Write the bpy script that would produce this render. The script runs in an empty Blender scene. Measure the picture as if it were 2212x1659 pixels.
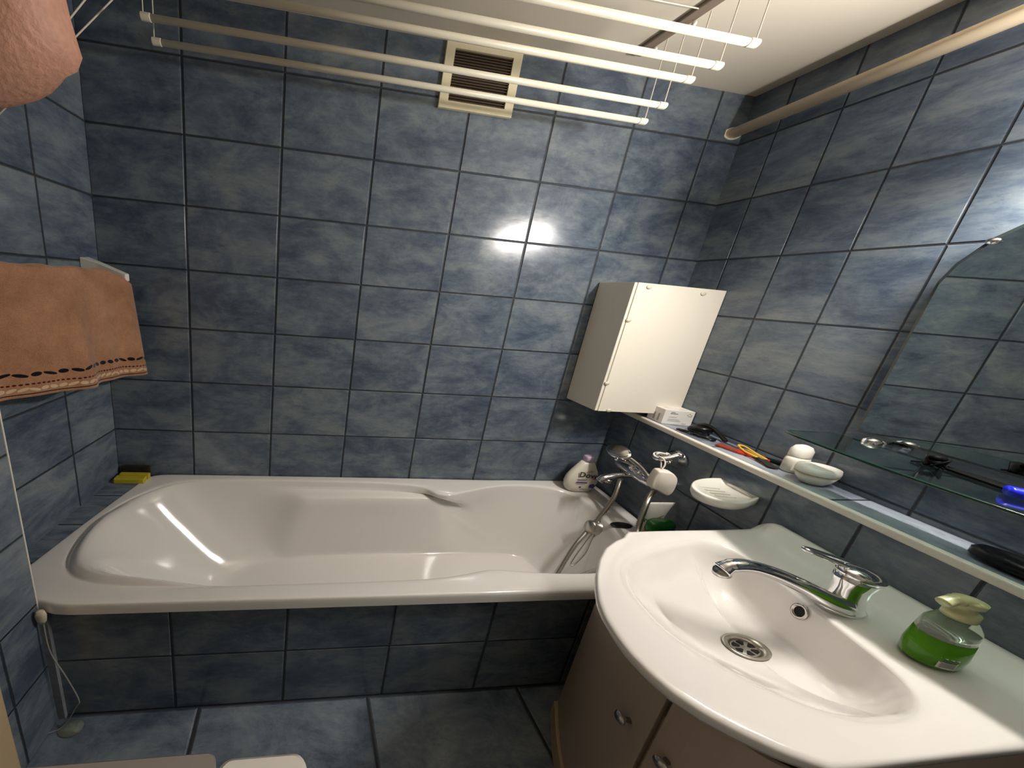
import bpy, bmesh, math, random
from mathutils import Vector, Matrix, noise
random.seed(7)
C = bpy.context.scene.collection
sc = bpy.context.scene
PI = math.pi

# ------------------------------------------------------------------ camera
cd = bpy.data.cameras.new('camera'); cam = bpy.data.objects.new('camera', cd); C.objects.link(cam)
CX = Vector((0.99233217, -0.09092625, 0.08372151))
CY = -Vector((0.05893578, -0.24730800, -0.96714287))
CZ = -Vector((0.10864367, 0.96466117, -0.24005288))
m = Matrix.Identity(4)
for i, a in enumerate((CX, CY, CZ)):
    for j in range(3): m[j][i] = a[j]
m.translation = Vector((0.86279, -1.37436, 1.49230))
cam.matrix_world = m
cd.sensor_width = 36; cd.sensor_fit = 'HORIZONTAL'; cd.lens = 650 * 36 / 2212
cd.shift_x = (1106 - 718.7) / 2212; cd.shift_y = (774.0 - 829.5) / 2212
cd.clip_start = 0.02
sc.camera = cam

# ------------------------------------------------------------------ world, exposure
w = bpy.data.worlds.new('world'); sc.world = w; w.use_nodes = True
w.node_tree.nodes['Background'].inputs[0].default_value = (1, .93, .84, 1)
w.node_tree.nodes['Background'].inputs[1].default_value = 0.05
sc.view_settings.view_transform = 'Standard'; sc.view_settings.look = 'None'
sc.view_settings.gamma = 1; sc.view_settings.use_curve_mapping = False
sc.view_settings.exposure = 0.0
BACK = .17
LAMP = 385.0         # emission of the tube over the mirror
CEIL = 2.0           # emission of the ceiling lamp behind the camera

# ------------------------------------------------------------------ frames of the room
TH = math.radians(-8)
T = Vector((math.sin(TH), -math.cos(TH), 0)); N = Vector((-math.cos(TH), -math.sin(TH), 0))
XR, XE, XL = 2.7598, 2.5912, 0.0225
def R(s, n, z): return Vector((XR, 0, z)) + T * s + N * n        # right wall, n = out of the wall
def E(s, n, z): return Vector((XE, 0, z)) + T * s + N * n        # low boxed wall under the ledge
def L(s, n, z): return Vector((XL, 0, z)) + T * s - N * n        # left wall
def J(s, n, z): return Vector((.130, -.612, z)) + T * s - N * n  # projecting pier on the left
ZT = 2.4962; A = .37105; AR = .16953; B = .25
ZC, ZL, ZR, YP = 2.4305, .978, .511, -.606
YF = -2.3

# ------------------------------------------------------------------ materials
def mat(name, col, rough=.4, metal=0, spec=.5, trans=0, coat=0, ior=1.5, bump=None, noise_amt=0, nscale=40, sss=0, alpha=1):
    M = bpy.data.materials.new(name); M.use_nodes = True; nt = M.node_tree; b = nt.nodes['Principled BSDF']
    b.inputs['Base Color'].default_value = (*col, 1); b.inputs['Roughness'].default_value = rough
    b.inputs['Metallic'].default_value = metal; b.inputs['Specular IOR Level'].default_value = spec
    b.inputs['Transmission Weight'].default_value = trans; b.inputs['Coat Weight'].default_value = coat
    b.inputs['Coat Roughness'].default_value = .05
    b.inputs['IOR'].default_value = ior; b.inputs['Alpha'].default_value = alpha
    if sss: b.inputs['Subsurface Weight'].default_value = sss; b.inputs['Subsurface Scale'].default_value = .01
    if noise_amt or bump:
        tc = nt.nodes.new('ShaderNodeTexCoord'); n = nt.nodes.new('ShaderNodeTexNoise'); n.inputs['Scale'].default_value = nscale
        n.inputs['Detail'].default_value = 4
        nt.links.new(tc.outputs['Object'], n.inputs['Vector'])
        if noise_amt:
            r = nt.nodes.new('ShaderNodeMixRGB'); nt.links.new(n.outputs['Fac'], r.inputs[0])
            r.inputs[1].default_value = (*[max(0, c * (1 - noise_amt)) for c in col], 1)
            r.inputs[2].default_value = (*[min(1, c * (1 + noise_amt)) for c in col], 1)
            nt.links.new(r.outputs[0], b.inputs['Base Color'])
        if bump:
            bp = nt.nodes.new('ShaderNodeBump'); bp.inputs['Strength'].default_value = bump; bp.inputs['Distance'].default_value = .003
            nt.links.new(n.outputs['Fac'], bp.inputs['Height']); nt.links.new(bp.outputs[0], b.inputs['Normal'])
    return M

def tile_mat(name, au, bv, wu, wv, dark, mid, light, seed=0., rough=.13, grout=(.022, .026, .032)):
    """blue-grey glazed tile, UV counted in tiles, cloudy marbling, sunk joints"""
    M = bpy.data.materials.new(name); M.use_nodes = True; nt = M.node_tree; ns = nt.nodes; lk = nt.links
    b = ns['Principled BSDF']
    def nd(t, **k):
        n = ns.new(t)
        for a, v in k.items(): setattr(n, a, v)
        return n
    def mth(op, x, y=None, z=None):
        n = nd('ShaderNodeMath', operation=op)
        for i, v in enumerate((x, y, z)):
            if v is None: continue
            if isinstance(v, (int, float)): n.inputs[i].default_value = v
            else: lk.new(v, n.inputs[i])
        return n.outputs[0]
    uv = nd('ShaderNodeUVMap', uv_map='UVMap'); sp = nd('ShaderNodeSeparateXYZ'); lk.new(uv.outputs[0], sp.inputs[0])
    U, V = sp.outputs[0], sp.outputs[1]
    def dist(x, size, wd):
        f = mth('FRACT', x); d = mth('MINIMUM', f, mth('SUBTRACT', 1.0, f))
        return mth('DIVIDE', mth('MULTIPLY', d, size), wd)       # in joint half widths
    d = mth('MINIMUM', dist(U, au, wu), dist(V, bv, wv))
    joint = nd('ShaderNodeMapRange'); joint.inputs[1].default_value = .75; joint.inputs[2].default_value = 1.05
    lk.new(d, joint.inputs[0])
    edge = nd('ShaderNodeMapRange'); edge.inputs[1].default_value = .6; edge.inputs[2].default_value = 2.2
    edge.interpolation_type = 'SMOOTHSTEP'; lk.new(d, edge.inputs[0])
    cb = nd('ShaderNodeCombineXYZ'); lk.new(mth('FLOOR', U), cb.inputs[0]); lk.new(mth('FLOOR', V), cb.inputs[1]); cb.inputs[2].default_value = seed
    wn = nd('ShaderNodeTexWhiteNoise'); lk.new(cb.outputs[0], wn.inputs['Vector'])
    pos = nd('ShaderNodeCombineXYZ'); lk.new(mth('MULTIPLY', U, au), pos.inputs[0]); lk.new(mth('MULTIPLY', V, bv * 1.7), pos.inputs[1])
    lk.new(mth('MULTIPLY_ADD', wn.outputs['Value'], 11.0, seed), pos.inputs[2])
    n1 = nd('ShaderNodeTexNoise'); n1.inputs['Scale'].default_value = 4.6; n1.inputs['Detail'].default_value = 5; n1.inputs['Roughness'].default_value = .70; n1.inputs['Distortion'].default_value = .35
    lk.new(pos.outputs[0], n1.inputs['Vector'])
    mp = nd('ShaderNodeMapping'); mp.inputs['Scale'].default_value = (1, 1.7, 1); mp.inputs['Rotation'].default_value = (0, 0, .12); lk.new(pos.outputs[0], mp.inputs[0])
    n2 = nd('ShaderNodeTexNoise'); n2.inputs['Scale'].default_value = 17; n2.inputs['Detail'].default_value = 8; n2.inputs['Roughness'].default_value = .7; n2.inputs['Distortion'].default_value = .2
    lk.new(mp.outputs[0], n2.inputs['Vector'])
    v = mth('ADD', mth('MULTIPLY', n1.outputs['Fac'], .78), mth('MULTIPLY', n2.outputs['Fac'], .22))
    v = mth('ADD', v, mth('MULTIPLY', mth('SUBTRACT', wn.outputs['Value'], .5), .04))
    cr = nd('ShaderNodeValToRGB'); e = cr.color_ramp.elements
    e[0].position = .37; e[0].color = (*dark, 1); e[1].position = .63; e[1].color = (*light, 1)
    q = e.new(.49); q.color = (*mid, 1)
    lk.new(v, cr.inputs[0])
    # thin dark veins
    n3 = nd('ShaderNodeTexNoise'); n3.inputs['Scale'].default_value = 12; n3.inputs['Detail'].default_value = 9; n3.inputs['Roughness'].default_value = .75; n3.inputs['Distortion'].default_value = 1.2
    mp2 = nd('ShaderNodeMapping'); mp2.inputs['Scale'].default_value = (1, 1.7, 1); mp2.inputs['Location'].default_value = (3, 5, 2); lk.new(pos.outputs[0], mp2.inputs[0]); lk.new(mp2.outputs[0], n3.inputs['Vector'])
    vein = nd('ShaderNodeMapRange'); vein.inputs[1].default_value = 0; vein.inputs[2].default_value = .009; vein.inputs[3].default_value = .45; vein.inputs[4].default_value = 1
    lk.new(mth('ABSOLUTE', mth('SUBTRACT', n3.outputs['Fac'], .425)), vein.inputs[0])
    vm = nd('ShaderNodeMixRGB', blend_type='MULTIPLY'); vm.inputs[0].default_value = 1; lk.new(cr.outputs[0], vm.inputs[1]); lk.new(vein.outputs[0], vm.inputs[2])
    mx = nd('ShaderNodeMixRGB'); lk.new(joint.outputs[0], mx.inputs[0]); mx.inputs[1].default_value = (*grout, 1); lk.new(vm.outputs[0], mx.inputs[2])
    lk.new(mx.outputs[0], b.inputs['Base Color'])
    rr = nd('ShaderNodeMapRange'); rr.inputs[3].default_value = .6; rr.inputs[4].default_value = rough; lk.new(joint.outputs[0], rr.inputs[0])
    rn = mth('MULTIPLY_ADD', n2.outputs['Fac'], .14, rr.outputs[0]); lk.new(rn, b.inputs['Roughness'])
    hgt = mth('ADD', mth('MULTIPLY', edge.outputs[0], 1.0), mth('MULTIPLY', n1.outputs['Fac'], .05))
    bp = nd('ShaderNodeBump'); bp.inputs['Strength'].default_value = .9; bp.inputs['Distance'].default_value = .006
    lk.new(hgt, bp.inputs['Height']); lk.new(bp.outputs[0], b.inputs['Normal'])
    b.inputs['Specular IOR Level'].default_value = .5
    return M

DK, MD, LT = (.058, .080, .122), (.110, .142, .184), (.190, .222, .245)
m_back = tile_mat('tile_back', A, B, .0034, .0024, DK, MD, LT, 0)
m_side = tile_mat('tile_side', AR, B, .0017, .0024, DK, MD, LT, 3)
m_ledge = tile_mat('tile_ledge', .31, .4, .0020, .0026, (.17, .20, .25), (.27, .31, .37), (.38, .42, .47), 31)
m_left = tile_mat('tile_left', .2218, B, .0020, .0024, DK, MD, LT, 5)
m_low = tile_mat('tile_low', AR, B, .0017, .0024, DK, MD, LT, 7)
m_panel = tile_mat('tile_panel', A, B, .0034, .0024, DK, MD, LT, 12)
m_floor = tile_mat('tile_floor', .606, .52, .0055, .004, (.06, .088, .135), (.145, .185, .235), (.25, .29, .32), 20, .3)
m_cream = mat('cream_wall_paint', (.50, .47, .42), .6)
m_ceil = mat('ceiling_paint', (.66, .60, .50), .7, noise_amt=.02, nscale=6)
m_white = mat('white_enamel', (.78, .755, .725), .12, coat=.6)
m_ceramic = mat('white_ceramic', (.76, .735, .71), .10, coat=.7)
m_lam = mat('cream_laminate', (.80, .755, .66), .28)
m_lamside = mat('cream_board', (.80, .755, .66), .4)
m_cap = mat('cream_plastic', (.66, .61, .50), .4)
m_plast = mat('white_plastic', (.80, .78, .72), .3)
m_rod = mat('ivory_plastic_tube', (.84, .79, .64), .35)
m_pipe = mat('beige_painted_pipe', (.74, .60, .42), .4, noise_amt=.05, nscale=15)
m_vent = mat('aged_vent_plastic', (.80, .73, .52), .45, noise_amt=.10, nscale=25)
m_dark = mat('dark_void', (.012, .009, .007), .9)
m_slat = mat('dusty_slat', (.13, .085, .05), .8)
m_wire = mat('grey_wire', (.28, .27, .27), .6)
m_string = mat('white_cord', (.75, .70, .60), .8)
m_rail = mat('grey_brown_rail', (.22, .17, .13), .6)
m_chrome = mat('chrome', (.86, .86, .88), .07, metal=1)
m_chromed = mat('worn_chrome', (.55, .53, .50), .22, metal=1, noise_amt=.15, nscale=60)
m_steel = mat('brushed_steel', (.55, .52, .47), .30, metal=1, noise_amt=.2, nscale=80)
m_black = mat('black_plastic', (.005, .005, .006), .28, spec=.3)
m_matte = mat('matte_black', (.003, .003, .003), .55, spec=.08)
m_rubber = mat('black_rubber', (.01, .01, .01), .45)
m_grout = mat('grey_caulk', (.20, .21, .23), .8, noise_amt=.4, nscale=40)
m_filler = mat('yellowed_filler', (.62, .55, .40), .7, noise_amt=.2, nscale=50, bump=.6)
m_trim = mat('white_trim', (.78, .74, .66), .3)
m_skin = mat('skin', (.50, .255, .175), .6, noise_amt=.26, nscale=170, bump=.5, sss=.03)
m_yellow = mat('yellow_plastic', (.52, .43, .03), .4, noise_amt=.1)
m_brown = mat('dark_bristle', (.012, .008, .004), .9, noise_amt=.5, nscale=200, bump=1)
m_glass = mat('green_glass', (.50, .64, .59), .01, trans=1, ior=1.5)
m_glassedge = mat('glass_green_edge', (.008, .030, .020), .15, spec=.5)
m_mirredge = mat('mirror_edge', (.035, .045, .045), .25, metal=.3)
m_mirror = mat('mirror_silver', (.58, .65, .63), .015, metal=1)
m_soap = mat('pale_soap', (.82, .76, .67), .5, noise_amt=.08, nscale=40, sss=.1)
m_wood = mat('cream_painted_wood', (.60, .46, .27), .5, noise_amt=.1, nscale=20)
m_vanity = mat('vanity_laminate', (.50, .40, .31), .35)
m_box = mat('white_carton', (.80, .78, .74), .5)
m_red = mat('red_plastic', (.55, .03, .02), .35)
m_dred = mat('dull_red_plastic', (.30, .05, .03), .35)
m_amber = mat('amber_plastic', (.85, .50, .03), .3)
m_blue = mat('blue_plastic', (.01, .02, .75), .3)
m_green = mat('green_plastic', (.005, .12, .012), .25)
m_pale = mat('pale_plastic', (.78, .74, .62), .3)
m_lilac = mat('lilac_plastic', (.62, .50, .66), .3)
m_gel = mat('green_soap_liquid', (.10, .32, .01), .08, trans=.35, ior=1.35)
m_clear = mat('clear_plastic', (.80, .88, .78), .06, trans=.85, ior=1.3)
m_pump = mat('pale_green_pump', (.62, .64, .36), .3, trans=.2)
m_oil = mat('amber_bottle', (.50, .36, .10), .1, trans=.3)
m_ink = mat('black_ink', (.02, .02, .03), .5)
m_inkp = mat('purple_print', (.10, .03, .30), .5)
m_inkr = mat('red_print', (.60, .06, .06), .5)
m_inkg = mat('grey_print', (.38, .36, .36), .5)
m_gold = mat('gold_print', (.45, .36, .20), .4)
m_lid = mat('white_box_lid', (.80, .76, .71), .3)
m_lidg = mat('taupe_box', (.30, .27, .25), .4)
m_pearl = mat('pearl_glass', (.74, .71, .62), .12, coat=.5)

def emis(name, col, st):
    M = bpy.data.materials.new(name); M.use_nodes = True; nt = M.node_tree; nt.nodes.clear()
    e = nt.nodes.new('ShaderNodeEmission'); e.inputs[0].default_value = (*col, 1); e.inputs[1].default_value = st
    o = nt.nodes.new('ShaderNodeOutputMaterial'); nt.links.new(e.outputs[0], o.inputs[0]); return M

# ------------------------------------------------------------------ object helpers
def tag(o, label=None, cat=None, group=None, kind=None):
    for k, v in (('label', label), ('category', cat), ('group', group), ('kind', kind)):
        if v: o[k] = v
    return o
def thing(name, label, cat, loc, group=None):
    o = bpy.data.objects.new(name, None); C.objects.link(o); o.location = loc; o.empty_display_size = .02
    o['loc0'] = [float(v) for v in loc]
    return tag(o, label, cat, group)
def origin_of(p):
    if p is None: return Vector((0, 0, 0))
    v = Vector(p['loc0']); return v
def mk(name, verts, faces, mt, parent=None, smooth=False, loc=None, uvs=None, bevel=0, sub=0, solid=0, angle=None, segs=2):
    """verts are world points; the object's origin is loc (or the parent's)"""
    org = Vector(loc) if loc is not None else origin_of(parent)
    me = bpy.data.meshes.new(name); me.from_pydata([tuple(Vector(v) - org) for v in verts], [], faces); me.update()
    if uvs is not None:
        ul = me.uv_layers.new(name='UVMap')
        for p in me.polygons:
            for li, vi in zip(p.loop_indices, p.vertices): ul.data[li].uv = uvs[vi]
    bm = bmesh.new(); bm.from_mesh(me); bmesh.ops.recalc_face_normals(bm, faces=bm.faces); bm.to_mesh(me); bm.free()
    if smooth:
        for p in me.polygons: p.use_smooth = True
    mts = mt if isinstance(mt, (list, tuple)) else [mt]
    for x in mts: me.materials.append(x)
    o = bpy.data.objects.new(name, me); C.objects.link(o)
    if parent is not None:
        o.parent = parent; o.location = org - origin_of(parent)
    else: o.location = org
    o['loc0'] = [float(v) for v in org]
    if solid: md = o.modifiers.new('s', 'SOLIDIFY'); md.thickness = solid; md.offset = 0
    if bevel: md = o.modifiers.new('b', 'BEVEL'); md.width = bevel; md.segments = segs; md.limit_method = 'ANGLE'
    if sub: md = o.modifiers.new('u', 'SUBSURF'); md.levels = sub; md.render_levels = sub
    if angle is not None:
        for p in me.polygons: p.use_smooth = True
        me.set_sharp_from_angle(angle=math.radians(angle))
    return o
def join(*parts):
    V, F = [], []
    for v, f in parts:
        k = len(V); V += list(v); F += [tuple(i + k for i in q) for q in f]
    return V, F
def boxg(fr, s0, s1, n0, n1, z0, z1):
    V = [fr(s, n, z) for s in (s0, s1) for n in (n0, n1) for z in (z0, z1)]
    return V, [(0, 1, 3, 2), (4, 6, 7, 5), (0, 4, 5, 1), (2, 3, 7, 6), (0, 2, 6, 4), (1, 5, 7, 3)]
def XY(x, y, z): return Vector((x, y, z))
def prism(pts, z0, z1):
    n = len(pts); V = [Vector((p[0], p[1], z0)) for p in pts] + [Vector((p[0], p[1], z1)) for p in pts]
    return V, [tuple(range(n))[::-1], tuple(range(n, 2 * n))] + [(i, (i + 1) % n, n + (i + 1) % n, n + i) for i in range(n)]
def loft(loops, cap0=True, cap1=True):
    n = len(loops[0]); V = [v for l in loops for v in l]; F = []
    for k in range(len(loops) - 1):
        for i in range(n): F.append((k * n + i, k * n + (i + 1) % n, (k + 1) * n + (i + 1) % n, (k + 1) * n + i))
    if cap0: F.append(tuple(range(n))[::-1])
    if cap1: F.append(tuple(range((len(loops) - 1) * n, len(loops) * n)))
    return V, F
def ring(c, ax, rx, ry, n=20, up=None):
    ax = Vector(ax).normalized(); u = Vector(up) if up else Vector((0, 0, 1))
    if abs(ax.dot(u.normalized())) > .95: u = Vector((0, 1, 0))
    a = u.cross(ax).normalized(); b = ax.cross(a).normalized()
    return [Vector(c) + a * rx * math.cos(2 * PI * i / n) + b * ry * math.sin(2 * PI * i / n) for i in range(n)]
def tubeg(pts, rad, n=10, sx=1.0, up=None):
    pts = [Vector(p) for p in pts]; L_ = []
    for i, p in enumerate(pts):
        d = (pts[min(i + 1, len(pts) - 1)] - pts[max(i - 1, 0)])
        r = rad[i] if isinstance(rad, (list, tuple)) else rad
        L_.append(ring(p, d, r * sx, r, n, up))
    # keep rings aligned
    for k in range(1, len(L_)):
        best = min(range(n), key=lambda o: (L_[k][o] - L_[k - 1][0]).length); L_[k] = L_[k][best:] + L_[k][:best]
    return loft(L_)
def smooth_path(pts, n=8):
    P = [Vector(p) for p in pts]; P = [P[0] * 2 - P[1]] + P + [P[-1] * 2 - P[-2]]; out = []
    for i in range(1, len(P) - 2):
        for k in range(n):
            t = k / n
            out.append(.5 * ((2 * P[i]) + (P[i + 1] - P[i - 1]) * t + (2 * P[i - 1] - 5 * P[i] + 4 * P[i + 1] - P[i + 2]) * t * t + (-P[i - 1] + 3 * P[i] - 3 * P[i + 1] + P[i + 2]) * t ** 3))
    out.append(P[-2]); return out
def lathe(prof, c, ax=(0, 0, 1), sx=1., sy=1., n=28, up=None, caps=True):
    ax = Vector(ax).normalized(); c = Vector(c)
    return loft([ring(c + ax * h, ax, max(r, 1e-4) * sx, max(r, 1e-4) * sy, n, up) for r, h in prof], caps, caps)
def sphereg(c, r, sx=1, sy=1, sz=1, n=14):
    c = Vector(c); return loft([[c + Vector((r * sx * math.cos(a) * math.sin(t), r * sy * math.sin(a) * math.sin(t), -r * sz * math.cos(t))) for a in [2 * PI * i / n for i in range(n)]] for t in [PI * max(.02, min(.98, k / 9)) for k in range(10)]])
def text(body, size, org, ux, uy, mt, name, parent, sx=1., bold=0., align='CENTER'):
    cu = bpy.data.curves.new('t', 'FONT'); cu.body = body; cu.size = 1; cu.align_x = align; cu.align_y = 'CENTER'; cu.extrude = 0; cu.offset = bold; cu.resolution_u = 3
    to = bpy.data.objects.new('t', cu); C.objects.link(to)
    dg = bpy.context.evaluated_depsgraph_get(); me = bpy.data.meshes.new_from_object(to.evaluated_get(dg))
    bpy.data.objects.remove(to); ux = Vector(ux).normalized(); uy = Vector(uy).normalized()
    V = [Vector(org) + ux * v.co.x * size * sx + uy * v.co.y * size for v in me.vertices]; F = [tuple(p.vertices) for p in me.polygons]
    return mk(name, V, F, mt, parent)

# ------------------------------------------------------------------ room shell
def wall(name, P0, P1, z0, z1, thick, u0, au, mt, v0=ZT, vb=B, parent=None):
    """slab whose room face runs P0 -> P1; UV counted in tiles from u0"""
    P0 = Vector((P0[0], P0[1], 0)); P1 = Vector((P1[0], P1[1], 0)); d = (P1 - P0); ln = d.length; d.normalize()
    nn = Vector((-d.y, d.x, 0)) * thick; V = []; U = []
    for q in (P0, P1, P1 + nn, P0 + nn):
        for z in (z0, z1):
            V.append(Vector((q.x, q.y, z))); U.append((((q - P0).dot(d) - u0) / au + 100, (z - v0) / vb + 100))
    F = [(0, 2, 3, 1), (2, 4, 5, 3), (4, 6, 7, 5), (6, 0, 1, 7), (0, 6, 4, 2), (1, 3, 5, 7)]
    o = mk(name, V, F, mt, parent, uvs=U)
    return o if parent else tag(o, kind='structure')
LR = 2.32
rP = lambda s: R(s, 0, 0)
wall('wall_back', (-.12, 0), (2.9, 0), 0, ZC, .12, .12, A, m_back)
wall('wall_right', (rP(0).x, 0), (rP(LR).x, rP(LR).y), 0, ZC, .12, .12431, AR, m_side)
lE = L(.66, 0, 0)
wall('wall_left', (lE.x, lE.y), (XL, 0), 0, ZC, .12, .66 - 3 * .2218, .2218, m_left)
# projecting pier with door opening beyond
j0, j1 = J(0, 0, 0), J(.13, 0, 0)
wall('wall_left_pier', (j1.x, j1.y), (j0.x, j0.y), 0, ZC, .25, .03, AR, m_side)
j2, j3 = J(.85, 0, 0), J(1.75, 0, 0)
wall('wall_left_front', (j3.x, j3.y), (j2.x, j2.y), 0, ZC, .25, .03, AR, m_cream)
lt = J(.85, 0, 0)
wall('wall_left_lintel', (j2.x, j2.y), (j1.x, j1.y), 2.05, ZC, .25, .03, AR, m_side)
wall('wall_front', (2.6, YF), (-.4, YF), 0, ZC, .12, .1, A, m_cream)
V, F = prism([(-.5, YF - .1), (2.95, YF - .1), (2.95, .12), (-.5, .12)], -.06, 0)
tag(mk('floor', V, F, m_floor, uvs=[((v.x - .582) / .606 + 10, (v.y + .606) / .52 + 10) for v in V]), kind='structure')
V, F = prism([(-.5, YF - .1), (2.95, YF - .1), (2.95, .12), (-.5, .12)], ZC, ZC + .06)
tag(mk('ceiling', V, F, m_ceil), kind='structure')
# low boxed wall under the ledge, its tiled top and the white edge trim
e1 = E(2.15, 0, 0)
wall('wall_right_boxing', (XE, 0), (e1.x, e1.y), 0, ZL - .008, .03, .13166, AR, m_low)
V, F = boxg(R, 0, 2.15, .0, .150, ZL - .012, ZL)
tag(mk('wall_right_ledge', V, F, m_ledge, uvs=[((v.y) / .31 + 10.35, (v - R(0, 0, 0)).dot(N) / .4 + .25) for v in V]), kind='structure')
V, F = join(boxg(R, 0, 2.15, .150, .172, ZL - .022, ZL + .002))
tag(mk('trim_1', V, F, m_trim, bevel=.006, segs=3), kind='structure')
# tiled shelf beside the head of the bath
V, F = prism([(XL, 0), (.165, 0), (.012, -.5), (-.03, -.606), L(.61, 0, 0)[:2]], ZR - .07, ZR - .004)
tag(mk('wall_left_shelf', V, F, m_floor, uvs=[((v.x) / .606 + 10.5, (v.y + .155) / .165 + 10) for v in V]), kind='structure')
# tiled bath front
# white strip on the corner of the pier, caulk line, door frame
V, F = boxg(J, -.003, .001, -.002, .002, .455, ZC)
tag(mk('trim_2', V, F, m_trim, bevel=.003), kind='structure')
V, F = boxg(XY, .128, .152, YP - .010, YP + .001, 0, .46)
tag(mk('trim_3', V, F, m_grout), kind='structure')
V, F = join(boxg(J, .125, .185, -.10, .012, 0, 2.06), boxg(J, .79, .85, -.10, .012, 0, 2.06), boxg(J, .125, .85, -.10, .012, 2.05, 2.12))
dr = tag(mk('door_1', V, F, m_wood, bevel=.003), kind='structure')
V, F = boxg(J, .186, .79, -.08, -.04, .005, 2.05)
mk('door_leaf', V, F, m_wood, dr)

# ------------------------------------------------------------------ lamp over the mirror
lp = thing('wall_lamp', 'white glass tube lamp on a chrome arm above the mirror', 'lamp', R(.95, 0, 1.93))
V, F = boxg(R, .82, 1.12, .001, .02, 1.90, 1.98); mk('back_plate', V, F, m_chrome, lp, bevel=.004)
for s_ in (.88, 1.06):
    V, F = tubeg([R(s_, .015, 1.94), R(s_, .115, 1.955)], .008); mk('arm', V, F, m_chrome, lp, smooth=True)
def half(s0, s1, n, z, r, a0, a1, k=14):
    l0 = [R(s0, n + r * math.cos(a0 + (a1 - a0) * i / k), z + r * math.sin(a0 + (a1 - a0) * i / k)) for i in range(k + 1)]
    l1 = [R(s1, n + r * math.cos(a0 + (a1 - a0) * i / k), z + r * math.sin(a0 + (a1 - a0) * i / k)) for i in range(k + 1)]
    return l0 + l1, [(i, i + 1, k + 2 + i, k + 1 + i) for i in range(k)]
V, F = half(.770, 1.12, .14, 1.955, .024, -PI / 2 - .35, PI / 2 - .35); mk('glass_tube', V, F, emis('lamp_glow', (1, .93, .85), LAMP), lp, smooth=True)
V, F = half(.770, 1.12, .14, 1.955, .024, PI / 2 - .35, 3 * PI / 2 - .35); mk('dim_back_half', V, F, emis('lamp_back_glow', (1, .97, .95), LAMP * BACK), lp, smooth=True)  # dimmed back half, added to shape the lamp's glare on the right wall
for s_ in (.760, 1.12):
    V, F = tubeg([R(s_, .14, 1.955), R(s_ + .010, .14, 1.955)], .026, 16); mk('end_cap', V, F, m_chrome, lp, smooth=False)
# ------------------------------------------------------------------ bathtub
def sst(a, b, x): x = max(0, min(1, (x - a) / (b - a))); return x * x * (3 - 2 * x)
def resample(pts, n, closed=True):
    P = [Vector(p) for p in pts]; Q = P + ([P[0]] if closed else []); d = [0]
    for a, b in zip(Q, Q[1:]): d.append(d[-1] + (b - a).length)
    out = []; k = 0
    for i in range(n):
        t = d[-1] * i / (n if closed else n - 1)
        while k < len(d) - 2 and d[k + 1] < t: k += 1
        out.append(Q[k].lerp(Q[k + 1], (t - d[k]) / max(1e-9, d[k + 1] - d[k])))
    return out
def closed_smooth(pts, n=8):
    P = [Vector(p) for p in pts]; m_ = len(P); out = []
    for i in range(m_):
        a, b, c, d = P[i - 1], P[i], P[(i + 1) % m_], P[(i + 2) % m_]
        for k in range(n):
            t = k / n; out.append(.5 * (2 * b + (c - a) * t + (2 * a - 5 * b + 4 * c - d) * t * t + (-a + 3 * b - 3 * c + d) * t ** 3))
    return out
def by_angle(pts, c, n):
    """points where rays from c at even angles meet the closed curve"""
    P = closed_smooth(pts, 10) if len(pts) < 60 else [Vector(p) for p in pts]; res = []
    ang = [math.atan2(p.y - c[1], p.x - c[0]) for p in P]
    for i in range(n):
        a = -PI + 2 * PI * i / n + .001; best = None
        for k in range(len(P)):
            p, q = P[k], P[(k + 1) % len(P)]; x = math.cos(a); y = math.sin(a)
            ex, ey = q.x - p.x, q.y - p.y; den = x * ey - y * ex
            if abs(den) < 1e-12: continue
            wx, wy = p.x - c[0], p.y - c[1]; t = (wx * ey - wy * ex) / den; u = (wx * y - wy * x) / den
            if t > 0 and -1e-6 <= u <= 1 + 1e-6 and (best is None or t > best): best = t
        res.append(Vector((c[0] + math.cos(a) * best, c[1] + math.sin(a) * best, 0)))
    return res
tub = thing('bathtub', 'white built-in bathtub with moulded armrests behind a tiled front', 'bathtub', (1.3, -.3, 0))
wall('tiled_panel', (.13, YP), (2.50, YP), 0.001, .474, .03, .5009 - .13, A, m_panel, v0=.2508, parent=tub)
NB = 220; cT = (1.25, -.31)
outl = [(.164, -.002), (.012, -.5), (-.02, -.600), (.132, -.600), (.134, -.627), (.9, -.628), (1.7, -.628), (2.498, -.628), (2.51, -.55), (2.548, -.28), (2.588, -.002), (1.7, -.002), (.9, -.002)]
def poly_dense(pts, per=14):
    o = []
    for a, b in zip(pts, pts[1:] + pts[:1]):
        for k in range(per): o.append(Vector((a[0] + (b[0] - a[0]) * k / per, a[1] + (b[1] - a[1]) * k / per, 0)))
    return o
O_ = by_angle(poly_dense(outl), cT, NB)
opn = [(.43, -.044), (.29, -.075), (.165, -.18), (.108, -.30), (.10, -.40), (.125, -.49), (.185, -.542), (.30, -.568), (.48, -.577), (.70, -.577), (.95, -.575), (1.2, -.572), (1.38, -.566), (1.50, -.553), (1.62, -.536), (1.72, -.545), (1.86, -.556), (2.03, -.558), (2.20, -.535), (2.30, -.46), (2.345, -.36), (2.375, -.26), (2.385, -.16), (2.34, -.10), (2.24, -.060), (2.08, -.050), (1.93, -.062), (1.80, -.095), (1.70, -.135), (1.60, -.12), (1.54, -.075), (1.40, -.052), (1.20, -.044), (.95, -.040), (.7, -.040)]
P_ = by_angle(opn, cT, NB)
opp = [q for q in opn if not (1.45 < q[0] < 1.95)] 
iq = [i for i, q in enumerate(opp) if q[0] > 1.95 and q[1] > -.1][-1] + 1
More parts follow.
